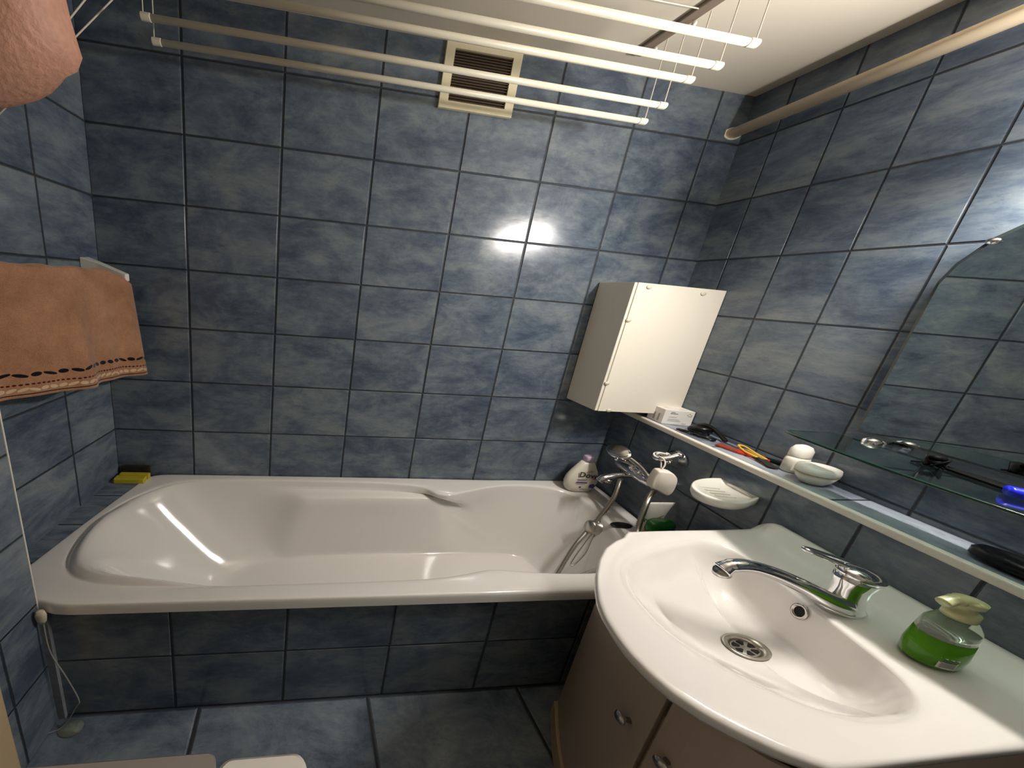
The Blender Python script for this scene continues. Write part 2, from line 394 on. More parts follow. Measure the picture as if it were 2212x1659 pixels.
opp = [(.43, -.044), (.29, -.075), (.165, -.18), (.108, -.30), (.10, -.40), (.125, -.49), (.185, -.542), (.30, -.568), (.48, -.577), (.95, -.575), (1.5, -.568), (2.03, -.558), (2.20, -.535), (2.30, -.46), (2.345, -.36), (2.375, -.26), (2.385, -.16), (2.34, -.10), (2.24, -.060), (2.08, -.050), (1.5, -.046), (.95, -.040), (.7, -.040)]
P2_ = by_angle(opp, cT, NB)
bot = [(.95, -.13), (.78, -.16), (.66, -.22), (.62, -.30), (.66, -.39), (.80, -.45), (1.0, -.475), (1.3, -.48), (1.6, -.47), (1.85, -.465), (2.05, -.44), (2.13, -.36), (2.15, -.27), (2.13, -.18), (2.04, -.135), (1.8, -.125), (1.5, -.12), (1.2, -.12)]
Q_ = by_angle(bot, cT, NB)
def lp_(a, b, t, z): return [Vector((p.x + (q.x - p.x) * t, p.y + (q.y - p.y) * t, z)) for p, q in zip(a, b)]
loops = [lp_(O_, O_, 0, ZR - .040), lp_(O_, O_, 0, ZR - .006), lp_(O_, P_, .05, ZR - .001)]
# shrink slightly at the very edge so the lip reads rounded
loops += [lp_(O_, P_, .12, ZR), lp_(O_, P_, .80, ZR), lp_(O_, P_, .93, ZR - .001), lp_(O_, P_, 1.0, ZR - .006)]
ZB = .135
def pw(tab, t):
    for (a, b), (c, d) in zip(tab, tab[1:]):
        if t <= c: return b + (d - b) * (t - a) / (c - a)
    return tab[-1][1]
PN = [(0, -.006), (.035, -.020), (.07, -.045), (.16, -.09), (.32, -.16), (.50, -.23), (.68, -.295), (.82, -.338), (.93, -.362), (1, -.372)]
PH = [(0, 0), (.03, .012), (.06, .023), (.085, .024), (.12, .012), (.16, -.010), (.32, -.105), (.50, -.20), (.68, -.285), (.82, -.338), (.93, -.362), (1, -.372)]
PA = [(0, -.008), (.05, -.030), (.12, -.042), (.50, -.048), (.70, -.056), (.80, -.085), (.87, -.16), (.93, -.27), (.97, -.345), (1, -.372)]
for t in (.015, .03, .045, .06, .085, .12, .16, .22, .32, .42, .52, .62, .70, .76, .80, .835, .87, .90, .93, .955, .975, 1.0):
    kk_ = sst(.02, .32, t); l = []
    for a_, b_, q_ in zip(P_, P2_, Q_):
        e_ = a_.lerp(b_, kk_); v = e_.lerp(q_, t)
        wh = (1 - sst(.30, .85, a_.x)) * (.35 + .65 * sst(-.12, -.32, a_.y)) if a_.x < .9 else 0
        wa = sst(.55, .85, a_.x) * (1 - sst(1.58, 1.68, a_.x)) if a_.y > -.2 else 0
        v.z = ZR + pw(PN, t) * (1 - wh - wa) + pw(PH, t) * wh + pw(PA, t) * wa; l.append(v)
    loops.append(l)
cen = [Vector((cT[0], cT[1], 0))] * NB
for t, z in ((.08, ZB + .001), (.4, ZB - .003), (.8, ZB - .006)): loops.append(lp_(Q_, cen, t, z))
V, F = loft(loops, False, True)
# give the shell the drip edge inside
mk('shell', V, F, m_white, tub, smooth=True, sub=1)
# round hole with black cap on the rim, overflow knob, chain
V, F = lathe([(.045, 0), (.048, .004), (.040, .006), (.036, .003), (.001, .002)], (2.402, -.332, ZR - .002), sx=1.15, sy=.40); mk('rim_hole_cover', V, F, m_rubber, tub, smooth=True)
kx = Vector((-1, 0, .25)).normalized()
V, F = lathe([(.030, 0), (.030, .006), (.024, .008), (.024, .055), (.022, .062), (.001, .064)], (2.358, -.286, .446), kx, sx=1.05, sy=1.35); mk('overflow_knob', V, F, m_steel, tub, smooth=True)
V, F = tubeg(smooth_path([(2.315, -.295, .43), (2.28, -.305, .385), (2.235, -.320, .33), (2.21, -.330, .292), (2.205, -.335, .286), (2.225, -.336, .294), (2.275, -.325, .345), (2.31, -.305, .395), (2.335, -.292, .43)]), .0024, 6); mk('plug_chain', V, F, m_steel, tub, smooth=True)
V, F = lathe([(.034, 0), (.034, .004), (.026, .006), (.001, .006)], (2.02, -.33, ZB + .000), sx=1.3, sy=.8); mk('drain_ring', V, F, m_chrome, tub, smooth=True)

# ------------------------------------------------------------------ wash basin and vanity
bz = .800
basin = thing('washbasin', 'white ceramic washbasin with curved front and raised back edge', 'washbasin', (2.0, -.9, bz))
EB = lambda s: E(s, -.0005, 0)
cB = (2.03, -.90)
backl, backr = E(.655, .003, 0), E(1.165, .003, 0)
bout = [(backl.x, backl.y), (2.25, -.657), (2.05, -.660), (1.945, -.662), (1.925, -.672), (1.905, -.684), (1.86, -.697), (1.80, -.722), (1.74, -.760), (1.69, -.800), (1.65, -.838), (1.62, -.872), (1.60, -.905), (1.588, -.94), (1.582, -.975), (1.587, -1.010), (1.60, -1.042), (1.625, -1.070), (1.66, -1.096), (1.70, -1.120), (1.745, -1.138), (1.762, -1.143), (1.80, -1.1435), (2.0, -1.143), (2.2, -1.143), (backr.x, backr.y)]
NS = 240
BO = by_angle(poly_dense(bout, 10), cB, NS)
bopn = [(1.80, -.775), (1.90, -.738), (2.0, -.715), (2.09, -.700), (2.17, -.697), (2.225, -.715), (2.243, -.755), (2.228, -.82), (2.21, -.875), (2.195, -.93), (2.178, -.98), (2.160, -1.03), (2.125, -1.068), (2.06, -1.090), (1.98, -1.096), (1.90, -1.088), (1.82, -1.055), (1.755, -1.00), (1.722, -.945), (1.722, -.885), (1.745, -.825)]
BP = by_angle(bopn, cB, NS)
dr_c = Vector((2.060, -.902, 0))
DC = [dr_c + Vector((.050 * math.cos(-PI + 2 * PI * i / NS + .001), .026 * math.sin(-PI + 2 * PI * i / NS + .001), 0)) for i in range(NS)]
def deck(p):
    """height of the deck: upstand near the wall"""
    # distance from the boxed wall
    q = Vector((p.x, p.y, 0)) - Vector((XE, 0, 0)); d = q.dot(N)
    t = max(0, min(1, (.075 - d) / .05)); return bz + .042 * (t * t * (3 - 2 * t)) * max(0, min(1, (-.640 - p.y) / .04 + .2))
loops = [[Vector((p.x * .94 + cB[0] * .06, p.y * .94 + cB[1] * .06, bz - .030)) for p in BO], [Vector((p.x * .985 + cB[0] * .015, p.y * .985 + cB[1] * .015, bz - .028)) for p in BO],
         [Vector((p.x, p.y, bz - .018)) for p in BO], [Vector((p.x, p.y, deck(p) - .007)) for p in BO]]
for t, dz in ((.04, -.001), (.12, 0), (.25, 0), (.4, 0), (.55, 0), (.7, -.0005), (.82, -.0015), (.91, -.003), (.97, -.0048)):
    l = []
    for p, q in zip(BO, BP):
        v = Vector((p.x + (q.x - p.x) * t, p.y + (q.y - p.y) * t, 0)); v.z = deck(v) + dz; l.append(v)
    loops.append(l)
DEP = .128
def bowl(i, t):
    a = -PI + 2 * PI * i / NS; p = BP[i]
    ang = (a + PI) % (2 * PI) - PI; side = max(0, min(1, (1.45 - abs(ang + .25)) / .45)); side = side * side * (3 - 2 * side)      # 1 at the steep rear wall
    k = 1.7 + 3.6 * side
    f = 1 - (1 - t) ** k
    f *= sst(-.03, .13, t)
    q = DC[i]; return Vector((p.x + (q.x - p.x) * t, p.y + (q.y - p.y) * t, bz - .006 - DEP * f))
for t in (0, .03, .07, .12, .2, .3, .4, .5, .6, .7, .8, .88, .95, 1): loops.append([bowl(i, t) for i in range(NS)])
loops.append([Vector((q.x, q.y, bz - .006 - DEP - .012)) for q in lp_(DC, [dr_c] * NS, .15, 0)])
V, F = loft(loops, False, True)
mk('bowl', V, F, m_ceramic, basin, smooth=True)
zd = bz - .006 - DEP
V, F = lathe([(.050, .001), (.052, .004), (.044, .005), (.036, .001), (.034, -.006)], dr_c + Vector((0, 0, zd)), sx=1.12, sy=.60, n=36, caps=False); mk('drain_ring', V, F, m_steel, basin, smooth=True)
bm_c = dr_c + Vector((0, 0, zd - .004)); parts = []
SX, SY = 1.12, .60
V, F = lathe([(.0345, 0), (.030, .0012), (.001, .0018)], bm_c, sx=SX, sy=SY, n=36); mk('drain_grille', V, F, m_steel, basin, smooth=True)
for k in range(6):
    a = k * PI / 3 + .3
    pp = [bm_c + Vector((r * SX * math.cos(a + o), r * SY * math.sin(a + o), .0030)) for r, o in ((.012, -.22), (.027, -.34), (.029, 0), (.027, .34), (.012, .22))]
    V, F = loft([pp, [q_ + Vector((0, 0, -.004)) for q_ in pp]]); mk('drain_slot', V, F, m_dark, basin)
# overflow hole in the rear wall of the bowl
io = int((PI + .06) / (2 * PI) * NS); to_ = .07
oc = bowl(io, to_); oax = (bowl(io + 2, to_) - bowl(io - 2, to_)).cross(bowl(io, to_ + .04) - bowl(io, to_ - .04)).normalized()
if oax.z < 0: oax = -oax
V, F = lathe([(.020, 0), (.021, .004), (.015, .005), (.014, .001)], oc, oax, sx=.72, sy=1.0); mk('overflow_ring', V, F, m_chromed, basin, smooth=True)
V, F = lathe([(.015, .0015), (.001, .002)], oc, oax, sx=.72, sy=1.0); mk('overflow_hole', V, F, m_dark, basin)

van = thing('vanity_cabinet', 'beige curved vanity cabinet under the washbasin', 'cabinet', (2.1, -.9, 0))
vo = [(2.30, -.690), (2.05, -.690), (1.885, -.690), (1.838, -.745), (1.795, -.805), (1.765, -.860), (1.740, -.915), (1.722, -.972), (1.722, -1.030), (1.745, -1.085), (1.79, -1.118), (2.0, -1.125), (2.30, -1.125)]
vs = []
curve = smooth_path([(x, y, 0) for x, y in vo[2:11]], 6)
front = [(p.x, p.y) for p in curve]
body = [(2.38, -.695), (1.92, -.695)] + [(x + .018 + .0 * y, y) for x, y in front[2:-2]] + [(1.84, -1.115), (2.38, -1.115)]
V, F = prism(body, .075, .60); mk('body', V, F, m_vanity, van)
for ya, yb in ((-.705, -.692), (-1.124, -1.112)):
    V, F = boxg(XY, 1.892 if ya > -1 else 1.80, 2.38, ya, yb, .066, bz - .034 if ya < -1 else bz - .085); mk('side_panel', V, F, m_vanity, van)
V, F = prism([(2.38, -.686)] + [(x - .010, y + (.004 if y > -.7 else 0)) for x, y in front] + [(2.38, -1.128)], 0, .062); mk('plinth', V, F, m_wood, van)
def door(i0, i1, nm):
    seg = front[i0:i1]; inner = [(x + .017, y + .0) for x, y in seg]
    V, F = prism(seg + inner[::-1], .068, bz - .085); return mk(nm, V, F, m_vanity, van, bevel=.002)
ks = min(range(len(front)), key=lambda i: abs((front[i][1] + 1.374) / (front[i][0] - .863) - .452))
d1 = door(0, ks, 'door'); d2 = door(ks, len(front), 'door')
def knob(i, z, par):
    x, y = front[i]; x2, y2 = front[i + 1]; t = Vector((x2 - x, y2 - y, 0)).normalized(); n = Vector((t.y, -t.x, 0))
    if n.x > 0: n = -n
    V, F = lathe([(.006, 0), (.005, .012), (.012, .018), (.013, .024), (.008, .029), (.001, .030)], (x, y, z), n); mk('knob', V, F, m_chromed, par, smooth=True)
knob(min(range(ks), key=lambda i: abs((front[i][1] + 1.374) / (front[i][0] - .863) - .500)), .505, d1)
knob(ks + 3, .535, d2)

# basin mixer
bf = thing('basin_tap', 'chrome single-lever mixer tap with long swan spout on the washbasin', 'tap', (2.30, -.905, bz))
bc = Vector((2.270, -.906, bz))
V, F = lathe([(.046, -.001), (.046, .008), (.041, .014), (.036, .045), (.037, .070), (.042, .090), (.040, .102), (.030, .108), (.001, .110)], bc, sx=1.15, sy=.66, n=40); mk('body', V, F, m_chrome, bf, smooth=True)
sp = smooth_path([(2.25, -.915, .820), (2.21, -.910, .832), (2.14, -.893, .860), (2.07, -.878, .882), (2.015, -.868, .892), (1.972, -.863, .888), (1.955, -.861, .874)], 8)
rr = [.0225 - .008 * min(1, k / 30) for k in range(len(sp))]; 
for k in range(len(sp) - 8, len(sp)): rr[k] = .013 + .004 * (k - len(sp) + 8) / 8
V, F = tubeg(sp, rr, 14); mk('spout', V, F, m_chrome, bf, smooth=True)
V, F = lathe([(.016, 0), (.017, -.012), (.013, -.014), (.001, -.013)], (1.957, -.861, .874), (-.25, .02, 1), sx=1.15, sy=.85); mk('aerator', V, F, m_chromed, bf, smooth=True)
# lever: flat cap with an open loop handle
zt = bz + .108
lv = smooth_path([(2.300, -.896, zt + .002), (2.270, -.880, zt + .010), (2.230, -.868, zt + .018), (2.200, -.860, zt + .024), (2.182, -.858, zt + .027), (2.178, -.866, zt + .027), (2.196, -.876, zt + .023), (2.23, -.890, zt + .014), (2.262, -.906, zt + .004)], 7)
V, F = tubeg(lv, .0055, 10); mk('lever', V, F, m_chrome, bf, smooth=True)
V, F = lathe([(.042, -.008), (.044, .000), (.040, .009), (.022, .015), (.001, .017)], bc + Vector((.006, 0, .104)), (.10, .0, 1), sx=1.15, sy=.70, n=40); mk('cap', V, F, m_chrome, bf, smooth=True)

# green soap dispenser
sd = thing('soap_dispenser', 'see-through green liquid soap pump bottle at the back of the washbasin', 'bottle', (2.305, -1.020, bz))
c0 = Vector((2.285, -1.014, bz + .001)); tl = Vector((.0, 0, 1))
V, F = lathe([(.001, 0), (.042, 0), (.050, .006), (.053, .03), (.049, .072), (.001, .0721)], c0, tl, sx=1.08, sy=.58, n=32); mk('soap_liquid', V, F, m_gel, sd, smooth=True)
V, F = lathe([(.0495, .0722), (.046, .096), (.034, .112), (.020, .118), (.001, .118)], c0, tl, sx=1.08, sy=.58, n=32); mk('bottle_body', V, F, m_clear, sd, smooth=True)
V, F = lathe([(.022, .1185), (.022, .134), (.016, .136), (.012, .150), (.020, .152), (.021, .162), (.001, .164)], c0, tl, sx=1.3, sy=.8); mk('pump_collar', V, F, m_pump, sd, smooth=True)
V, F = tubeg(smooth_path([c0 + Vector((.0, 0, .157)), c0 + Vector((-.03, .004, .159)), c0 + Vector((-.052, .006, .151))]), [.011] * 9 + [.009] * 8, 10); mk('pump_nozzle', V, F, m_pump, sd, smooth=True)
lb = [c0 + Vector((-.0565 * math.cos(a), -.0305 * math.sin(a), z)) for z in (.010, .036) for a in (.75, .95, 1.15, 1.35)]
V, F = lb, [(0, 1, 5, 4), (1, 2, 6, 5), (2, 3, 7, 6)]; mk('barcode_label', V, F, m_box, sd)
bars = []
for k in range(7):
    z = .013 + .0032 * k; q = [c0 + Vector((-.0569 * math.cos(a), -.0309 * math.sin(a), zz)) for zz in (z, z + .0014) for a in (.82, 1.0, 1.18, 1.30)]
    bars.append((q, [(0, 1, 5, 4), (1, 2, 6, 5), (2, 3, 7, 6)]))
V, F = join(*bars); mk('label_bars', V, F, m_ink, sd)

# ------------------------------------------------------------------ wall cabinet in the corner
x0, x1, y1, z0, z1 = 2.274, 2.735, -.166, 1.010, 1.608
cab = thing('wall_cabinet', 'white wall cabinet hung in the corner above the ledge', 'cabinet', (2.5, -.08, z0))
V, F = boxg(XY, x0 + .016, x1, y1 + .0, -.002, z0, z1); mk('body', V, F, m_lam, cab, bevel=.0015)
V, F = boxg(XY, x0, x0 + .014, y1 + .002, -.003, z0 + .001, z1 - .001); mk('door', V, F, m_lam, cab, bevel=.0015)
for cx, cz in ((2.345, 1.598), (2.62, 1.592), (2.297, 1.445), (2.290, 1.15), (2.345, 1.016), (2.30, 1.30)):
    if cz == 1.30: continue
    V, F = lathe([(.009, 0), (.008, .003), (.001, .004)], (cx, y1 - .0005, cz + (.0 if cz < 1.5 else -.006)), (0, -1, 0), sx=1.5); mk('screw_cap', V, F, m_cap, cab, smooth=True)
V, F = lathe([(.006, 0), (.006, .004), (.001, .005)], (2.66, -.06, z1 + .001), (0, 0, 1)); mk('hinge_screw', V, F, m_steel, cab)

# ------------------------------------------------------------------ ventilation grille
vt = thing('ventilation_grille', 'yellowed square ventilation grille high on the back wall', 'vent', (1.5, 0, 2.2))
vx0, vx1, vz0, vz1 = 1.350, 1.662, 2.208, 2.424
fr = .036; fz = .026
V, F = join(boxg(XY, vx0, vx0 + fr, -.012, -.001, vz0, vz1), boxg(XY, vx1 - fr, vx1, -.012, -.001, vz0, vz1), boxg(XY, vx0 + fr, vx1 - fr, -.012, -.001, vz0, vz0 + fz), boxg(XY, vx0 + fr, vx1 - fr, -.012, -.001, vz1 - fz * .7, vz1)); mk('frame', V, F, m_vent, vt)
V, F = boxg(XY, vx0 + fr, vx1 - fr, -.002, -.0008, vz0 + fz, vz1 - fz * .7); mk('duct_opening', V, F, m_dark, vt)
n_s = 19; sl = []
for k in range(n_s):
    z = vz0 + fz + (vz1 - fz * 1.7 - vz0) * (k + .5) / n_s; sl.append(boxg(XY, vx0 + fr, vx1 - fr, -.009, -.0045, z - .0011, z + .0011))
V, F = join(*sl); mk('louvre', V, F, m_slat, vt)

# ------------------------------------------------------------------ ceiling drying rack
rk = thing('drying_rack_rails', 'two grey rails on the ceiling carrying the pulley cords', 'rail', (1.2, -.3, ZC))
for x in (.335, 2.055):
    V, F = boxg(XY, x - .020, x + .020, -.62, -.10, ZC - .012, ZC - .0005); rl = mk('rail', V, F, m_rail, rk, bevel=.003)
    for y in (-.14, -.255, -.37, -.48, -.58):
        V, F = sphereg((x + .030, y, ZC - .012), .0075); mk('pulley', V, F, m_plast, rl, smooth=True)
rods = [(-.178, 2.174, 2.094), (-.243, 2.192, 2.084), (-.296, 2.241, 2.096), (-.376, 2.232, 2.085), (-.444, 2.247, 2.092)]
RL = ['ivory drying rod nearest the back wall, lowest in the picture', 'ivory drying rod, second out from the back wall', 'ivory drying rod in the middle of the five', 'ivory drying rod, fourth out from the back wall', 'ivory drying rod farthest out from the back wall']
for (y, z, xe), lab in zip(rods, RL):
    r = thing('drying_rod', lab + ', hung on cords', 'drying rod', (1.2, y, z), 'drying rods hung under the ceiling')
    V, F = tubeg([(.375, y, z), (xe - .03, y, z)], .0088, 12); mk('tube', V, F, m_rod, r, smooth=True)
    for xa, xb in ((.350, .378), (xe - .032, xe)):
        V, F = tubeg([(xa, y, z), (xb, y, z)], .0102, 14); c_ = mk('end_cap', V, F, m_rod, r, bevel=.002, smooth=False, angle=40)
    for x in (.356, xe - .008):
        V, F = tubeg([(x, y, z), (x, y, ZC - .004)], .0017, 6); mk('cord', V, F, m_string, r)
def cord(name, pts, lab, rad=.0016, grp=None, sm=False, mt_=None):
    p = smooth_path(pts) if sm else [Vector(q) for q in pts]
    V, F = tubeg(p, rad, 6); return tag(mk(name, V, F, mt_ or m_string, smooth=True, loc=pts[0]), lab, 'cord', grp)
cord('ceiling_cord', [(.335, -.127, ZC - .010), (1.2, -.126, ZC - .020), (2.05, -.127, ZC - .010)], 'thin cord running along the ceiling beside the back wall')
cord('ceiling_cord', [(.335, -.30, ZC - .010), (1.2, -.30, ZC - .022), (2.05, -.30, ZC - .010)], 'thin cord along the ceiling, second from the back wall')
cord('rack_pull_cord', [(.330, -.112, ZC - .012), (.0, -.380, 1.803)], 'taut pull cord slanting down behind the raised arm', .0022)
cord('rack_pull_cord', [(.345, -.20, ZC - .012), (.0, -.40, 1.785)], 'taut pull cord at the upper left corner, above the arm', .0022)

# ------------------------------------------------------------------ pipe high on the right wall
pp_ = thing('wall_pipe', 'beige painted pipe running along the top of the right wall', 'pipe', R(.3, .05, 2.28))
V, F = tubeg([R(.002, .052, 2.283), R(1.0, .052, 2.308), R(2.2, .052, 2.335)], .0190, 18, sx=1.6); mk('pipe_tube', V, F, m_pipe, pp_, smooth=True)
V, F = tubeg([R(.0, .052, 2.283), R(.012, .052, 2.283)], .024, 20, sx=1.6); mk('wall_flange', V, F, m_rod, pp_, smooth=False)
# ------------------------------------------------------------------ bath mixer with hand shower
bt = thing('bath_mixer', 'chrome bath mixer tap with hand shower on the low tiled wall', 'tap', E(.26, 0, .72))
for s_ in (.185, .330):
    V, F = lathe([(.030, .001), (.030, .008), (.016, .014), (.014, .05), (.001, .05)], E(s_, 0, .735), N); mk('wall_rosette', V, F, m_chrome, bt, smooth=True)
V, F = tubeg([E(.165, .062, .735), E(.18, .062, .735), E(.20, .064, .735), E(.315, .064, .735), E(.335, .062, .735), E(.350, .062, .735)], [.014, .020, .024, .024, .020, .014], 18, sx=1.2); mk('body', V, F, m_chrome, bt, smooth=True)
V, F = tubeg(smooth_path([E(.26, .07, .722), E(.258, .12, .716), E(.26, .17, .703), E(.262, .205, .688), E(.262, .215, .672)]), [.015] * 24 + [.013] * 9, 14, sx=1.1); mk('spout', V, F, m_chrome, bt, smooth=True)
V, F = tubeg([E(.268, .181, .692), E(.268, .182, .676)], .0145, 14, sx=1.2); mk('aerator', V, F, m_chromed, bt, smooth=True)
V, F = tubeg(smooth_path([E(.255, .075, .755), E(.250, .085, .775), E(.245, .13, .786), E(.243, .155, .790)]), [.016] * 8 + [.008] * 17, 12); mk('lever', V, F, m_chrome, bt, smooth=True)
V, F = tubeg([E(.25, .055, .755), E(.25, .055, .79)], [.020, .014], 14); mk('cartridge_dome', V, F, m_chromed, bt, smooth=True)
# cradle, hand shower: dished head facing the tub, handle resting back toward the soap
hd = E(.205, .115, .812); hx = Vector((-.55, -.10, .62)).normalized()
V, F = lathe([(.001, -.004), (.036, -.004), (.041, .002), (.040, .010), (.026, .018), (.001, .022)], hd, -hx, sx=1.25, sy=.95, n=30); mk('shower_head', V, F, m_chrome, bt, smooth=True)
V, F = lathe([(.033, -.006), (.031, -.0075), (.001, -.0075)], hd, -hx, sx=1.25, sy=.95, n=30); mk('spray_face', V, F, m_chromed, bt, smooth=True)
V, F = tubeg(smooth_path([hd + hx * -.010, E(.245, .095, .800), E(.30, .085, .785), E(.345, .085, .762), E(.372, .085, .735)]), [.016, .015, .013] + [.011] * 30, 12); mk('shower_handle', V, F, m_chromed, bt, smooth=True)
V, F = tubeg([E(.28, .04, .75), E(.29, .085, .765)], .013, 10); mk('shower_cradle', V, F, m_chrome, bt, smooth=True)
def hose(pts, r=.0088):
    p = smooth_path(pts, 10); d = [0]
    for a, b in zip(p, p[1:]): d.append(d[-1] + (b - a).length)
    n = int(d[-1] / .0042); q = []; rr = []; k = 0
    for i in range(n + 1):
        t = d[-1] * i / n
        while k < len(d) - 2 and d[k + 1] < t: k += 1
        q.append(p[k].lerp(p[k + 1], (t - d[k]) / max(1e-9, d[k + 1] - d[k]))); rr.append(r * (1.0 if i % 2 else .76))
    return tubeg(q, rr, 10, sx=1.25)
V, F = hose([E(.245, .085, .715), E(.243, .10, .69), (2.408, -.262, .605), (2.345, -.270, .475), (2.237, -.300, .368), (2.144, -.340, .249), (2.07, -.38, .165), (1.99, -.41, .150), (2.02, -.36, .150), (2.12, -.36, .20), (2.22, -.46, .42), (2.268, -.50, .535), (2.31, -.47, .565), (2.345, -.43, .58), (2.392, -.395, .685), E(.375, .085, .722), E(.372, .085, .736)])
mk('shower_hose', V, F, m_steel, bt, smooth=True)

# magnetic soap holder and hanging soap
sh = thing('soap_hook', 'chrome wall fixture holding a cord, right of the bath mixer', 'hook', E(.35, 0, .87))
V, F = lathe([(.040, .001), (.040, .010), (.030, .020), (.026, .05), (.026, .058), (.001, .060)], E(.350, 0, .872), N, sx=.95); mk('rosette', V, F, m_chrome, sh, smooth=True)
V, F = tubeg(smooth_path([E(.345, .052, .885), E(.332, .07, .882), E(.332, .088, .874), E(.348, .094, .868), E(.362, .09, .872), E(.370, .07, .882), E(.372, .05, .893), E(.372, .035, .902)]), .0105, 10); mk('swivel_ring', V, F, m_chrome, sh, smooth=True)
V, F = sphereg(E(.374, .032, .903), .013); mk('knob', V, F, m_chrome, sh, smooth=True)
so = thing('hanging_soap', 'pale bar of soap hanging on a white cord beside the bath mixer', 'soap', E(.41, .095, .80))
sc_ = E(.405, .100, .792); sT = Vector((.95, -.31, 0)).normalized(); sN = Vector((-.31, -.95, 0)).normalized(); sZ = Vector((0, 0, 1))
def sl(h, o, pts): return [sc_ + sT * a * o * 1.18 + sZ * b * o * 1.05 + sN * h * .8 for a, b in pts]
shp = [(-.030, .034), (-.024, .046), (0, .049), (.018, .044), (.032, .026), (.036, -.004), (.034, -.036), (.026, -.054), (.014, -.053), (-.012, -.040), (-.032, -.032), (-.035, 0)]
shp = [(p.x, p.y) for p in closed_smooth([(a, b, 0) for a, b in shp], 4)]
V, F = loft([sl(-.022, .88, shp), sl(-.019, .97, shp), sl(-.012, 1, shp), sl(.012, 1, shp), sl(.019, .97, shp), sl(.022, .88, shp)]); mk('soap_bar', V, F, m_soap, so, smooth=True)
V, F = tubeg(smooth_path([E(.374, .088, .835), E(.362, .088, .872), E(.362, .10, .884), E(.385, .10, .880), E(.398, .105, .862), E(.402, .122, .828)]), .0028, 8); mk('cord_loop', V, F, m_string, so, smooth=True)

# soap dish on the boxed wall
sdh = thing('soap_dish', 'empty white oval soap dish fixed to the low tiled wall', 'soap dish', E(.53, 0, .84))
dz = .884
prof = [(.500, .001), (.508, .05), (.525, .11), (.552, .165), (.588, .205), (.625, .212), (.652, .182), (.658, .135), (.648, .085), (.632, .040), (.614, .001)]
pf = [(p.x, p.y) for p in smooth_path([(a, b, 0) for a, b in prof], 5)]; dm = (.58, .09)
def ds(k, z): return [E(dm[0] + (a - dm[0]) * k, max(.001, dm[1] + (b - dm[1]) * k) if b > .002 else .001, dz + z) for a, b in pf]
V, F = loft([ds(.72, -.036), ds(.90, -.032), ds(.98, -.018), ds(1.0, -.004), ds(.985, .002), ds(.93, .003), ds(.86, -.002), ds(.70, -.010), ds(.40, -.013)]); mk('dish', V, F, m_plast, sdh, smooth=True)
for k in range(4):
    V, F = boxg(E, .556 + .016 * k, .561 + .016 * k, .07, .14, dz - .013, dz - .008); mk('rib', V, F, m_plast, sdh, bevel=.001)

# ------------------------------------------------------------------ bottles on the bath rim
dv = thing('body_wash_bottle', 'white body wash bottle with lilac cap on the far corner of the bath rim', 'bottle', (2.412, -.085, ZR))
def ell(x, y, z, rx, ry, n=28, e=2.6):
    o = []
    for i in range(n):
        a = 2 * PI * i / n; c, s_ = math.cos(a), math.sin(a)
        o.append(Vector((x + rx * math.copysign(abs(c) ** (2 / e), c), y + ry * math.copysign(abs(s_) ** (2 / e), s_), z)))
    return o
bx, by = 2.415, -.080
pr_ = [(.000, .060, .020, 0), (.006, .070, .026, 0), (.025, .084, .029, .002), (.055, .093, .030, .004), (.085, .089, .029, .006), (.115, .074, .027, .008), (.145, .054, .023, .011), (.165, .040, .020, .012), (.175, .030, .018, .013)]
V, F = loft([ell(bx + dx, by, ZR + .001 + z, rx, ry) for z, rx, ry, dx in pr_]); mk('bottle_body', V, F, m_pale, dv, smooth=True)
V, F = loft([ell(bx + .014, by, ZR + z, rx, ry, e=4) for z, rx, ry in ((.176, .026, .017), (.203, .024, .016), (.207, .022, .014))]); mk('flip_cap', V, F, m_lilac, dv, smooth=True)
fy = by - .0305
text('Dove', .042, (bx + .010, fy - .0004, ZR + .108), (1, 0, -.12), (0, 0, 1), m_ink, 'brand_lettering', dv, 1.25, .012)
def flat(name, parent, mt, cx, cz, pts, y=None, rot=0):
    y = fy - .0006 if y is None else y; c_, s_ = math.cos(rot), math.sin(rot)
    V = [Vector((cx + a * c_ - b * s_, y, cz + a * s_ + b * c_)) for a, b in pts]; V += [v + Vector((0, .0006, 0)) for v in V]; n = len(pts)
    return mk(name, V, [tuple(range(n)), tuple(range(n, 2 * n))[::-1]] + [(i, (i + 1) % n, n + (i + 1) % n, n + i) for i in range(n)], mt, parent)
rect = lambda a, b: [(-a, -b), (a, -b), (a, b), (-a, b)]
flat('bird_emblem', dv, m_gold, bx + .014, ZR + .132, [(-.020, -.001), (-.006, -.006), (.008, -.005), (.022, .004), (.010, .003), (.000, .008), (-.008, .004)])
for k, (cx_, cz_, a, mt_) in enumerate(((-.022, .085, .030, m_inkg), (-.022, .079, .022, m_inkg), (-.020, .066, .032, m_inkp), (-.022, .057, .024, m_inkg), (.006, .026, .020, m_inkg))):
    flat('label_line', dv, mt_, bx + cx_, ZR + cz_, rect(a, .0018 if mt_ != m_inkp else .003), rot=-.05)
flat('red_badge', dv, m_inkr, bx + .055, ZR + .088, rect(.017, .003))
for k in range(5):
    a = k * 2 * PI / 5
    flat('flower_print', dv, m_inkp, bx + .046 + .011 * math.cos(a), ZR + .045 + .007 * math.sin(a), [(.009 * math.cos(t), .006 * math.sin(t)) for t in [i * PI / 4 for i in range(8)]], y=fy - .0006 - .0002 * k)
flat('berry_print', dv, m_inkp, bx - .022, ZR + .038, [(.006 * math.cos(t), .005 * math.sin(t)) for t in [i * PI / 4 for i in range(8)]])

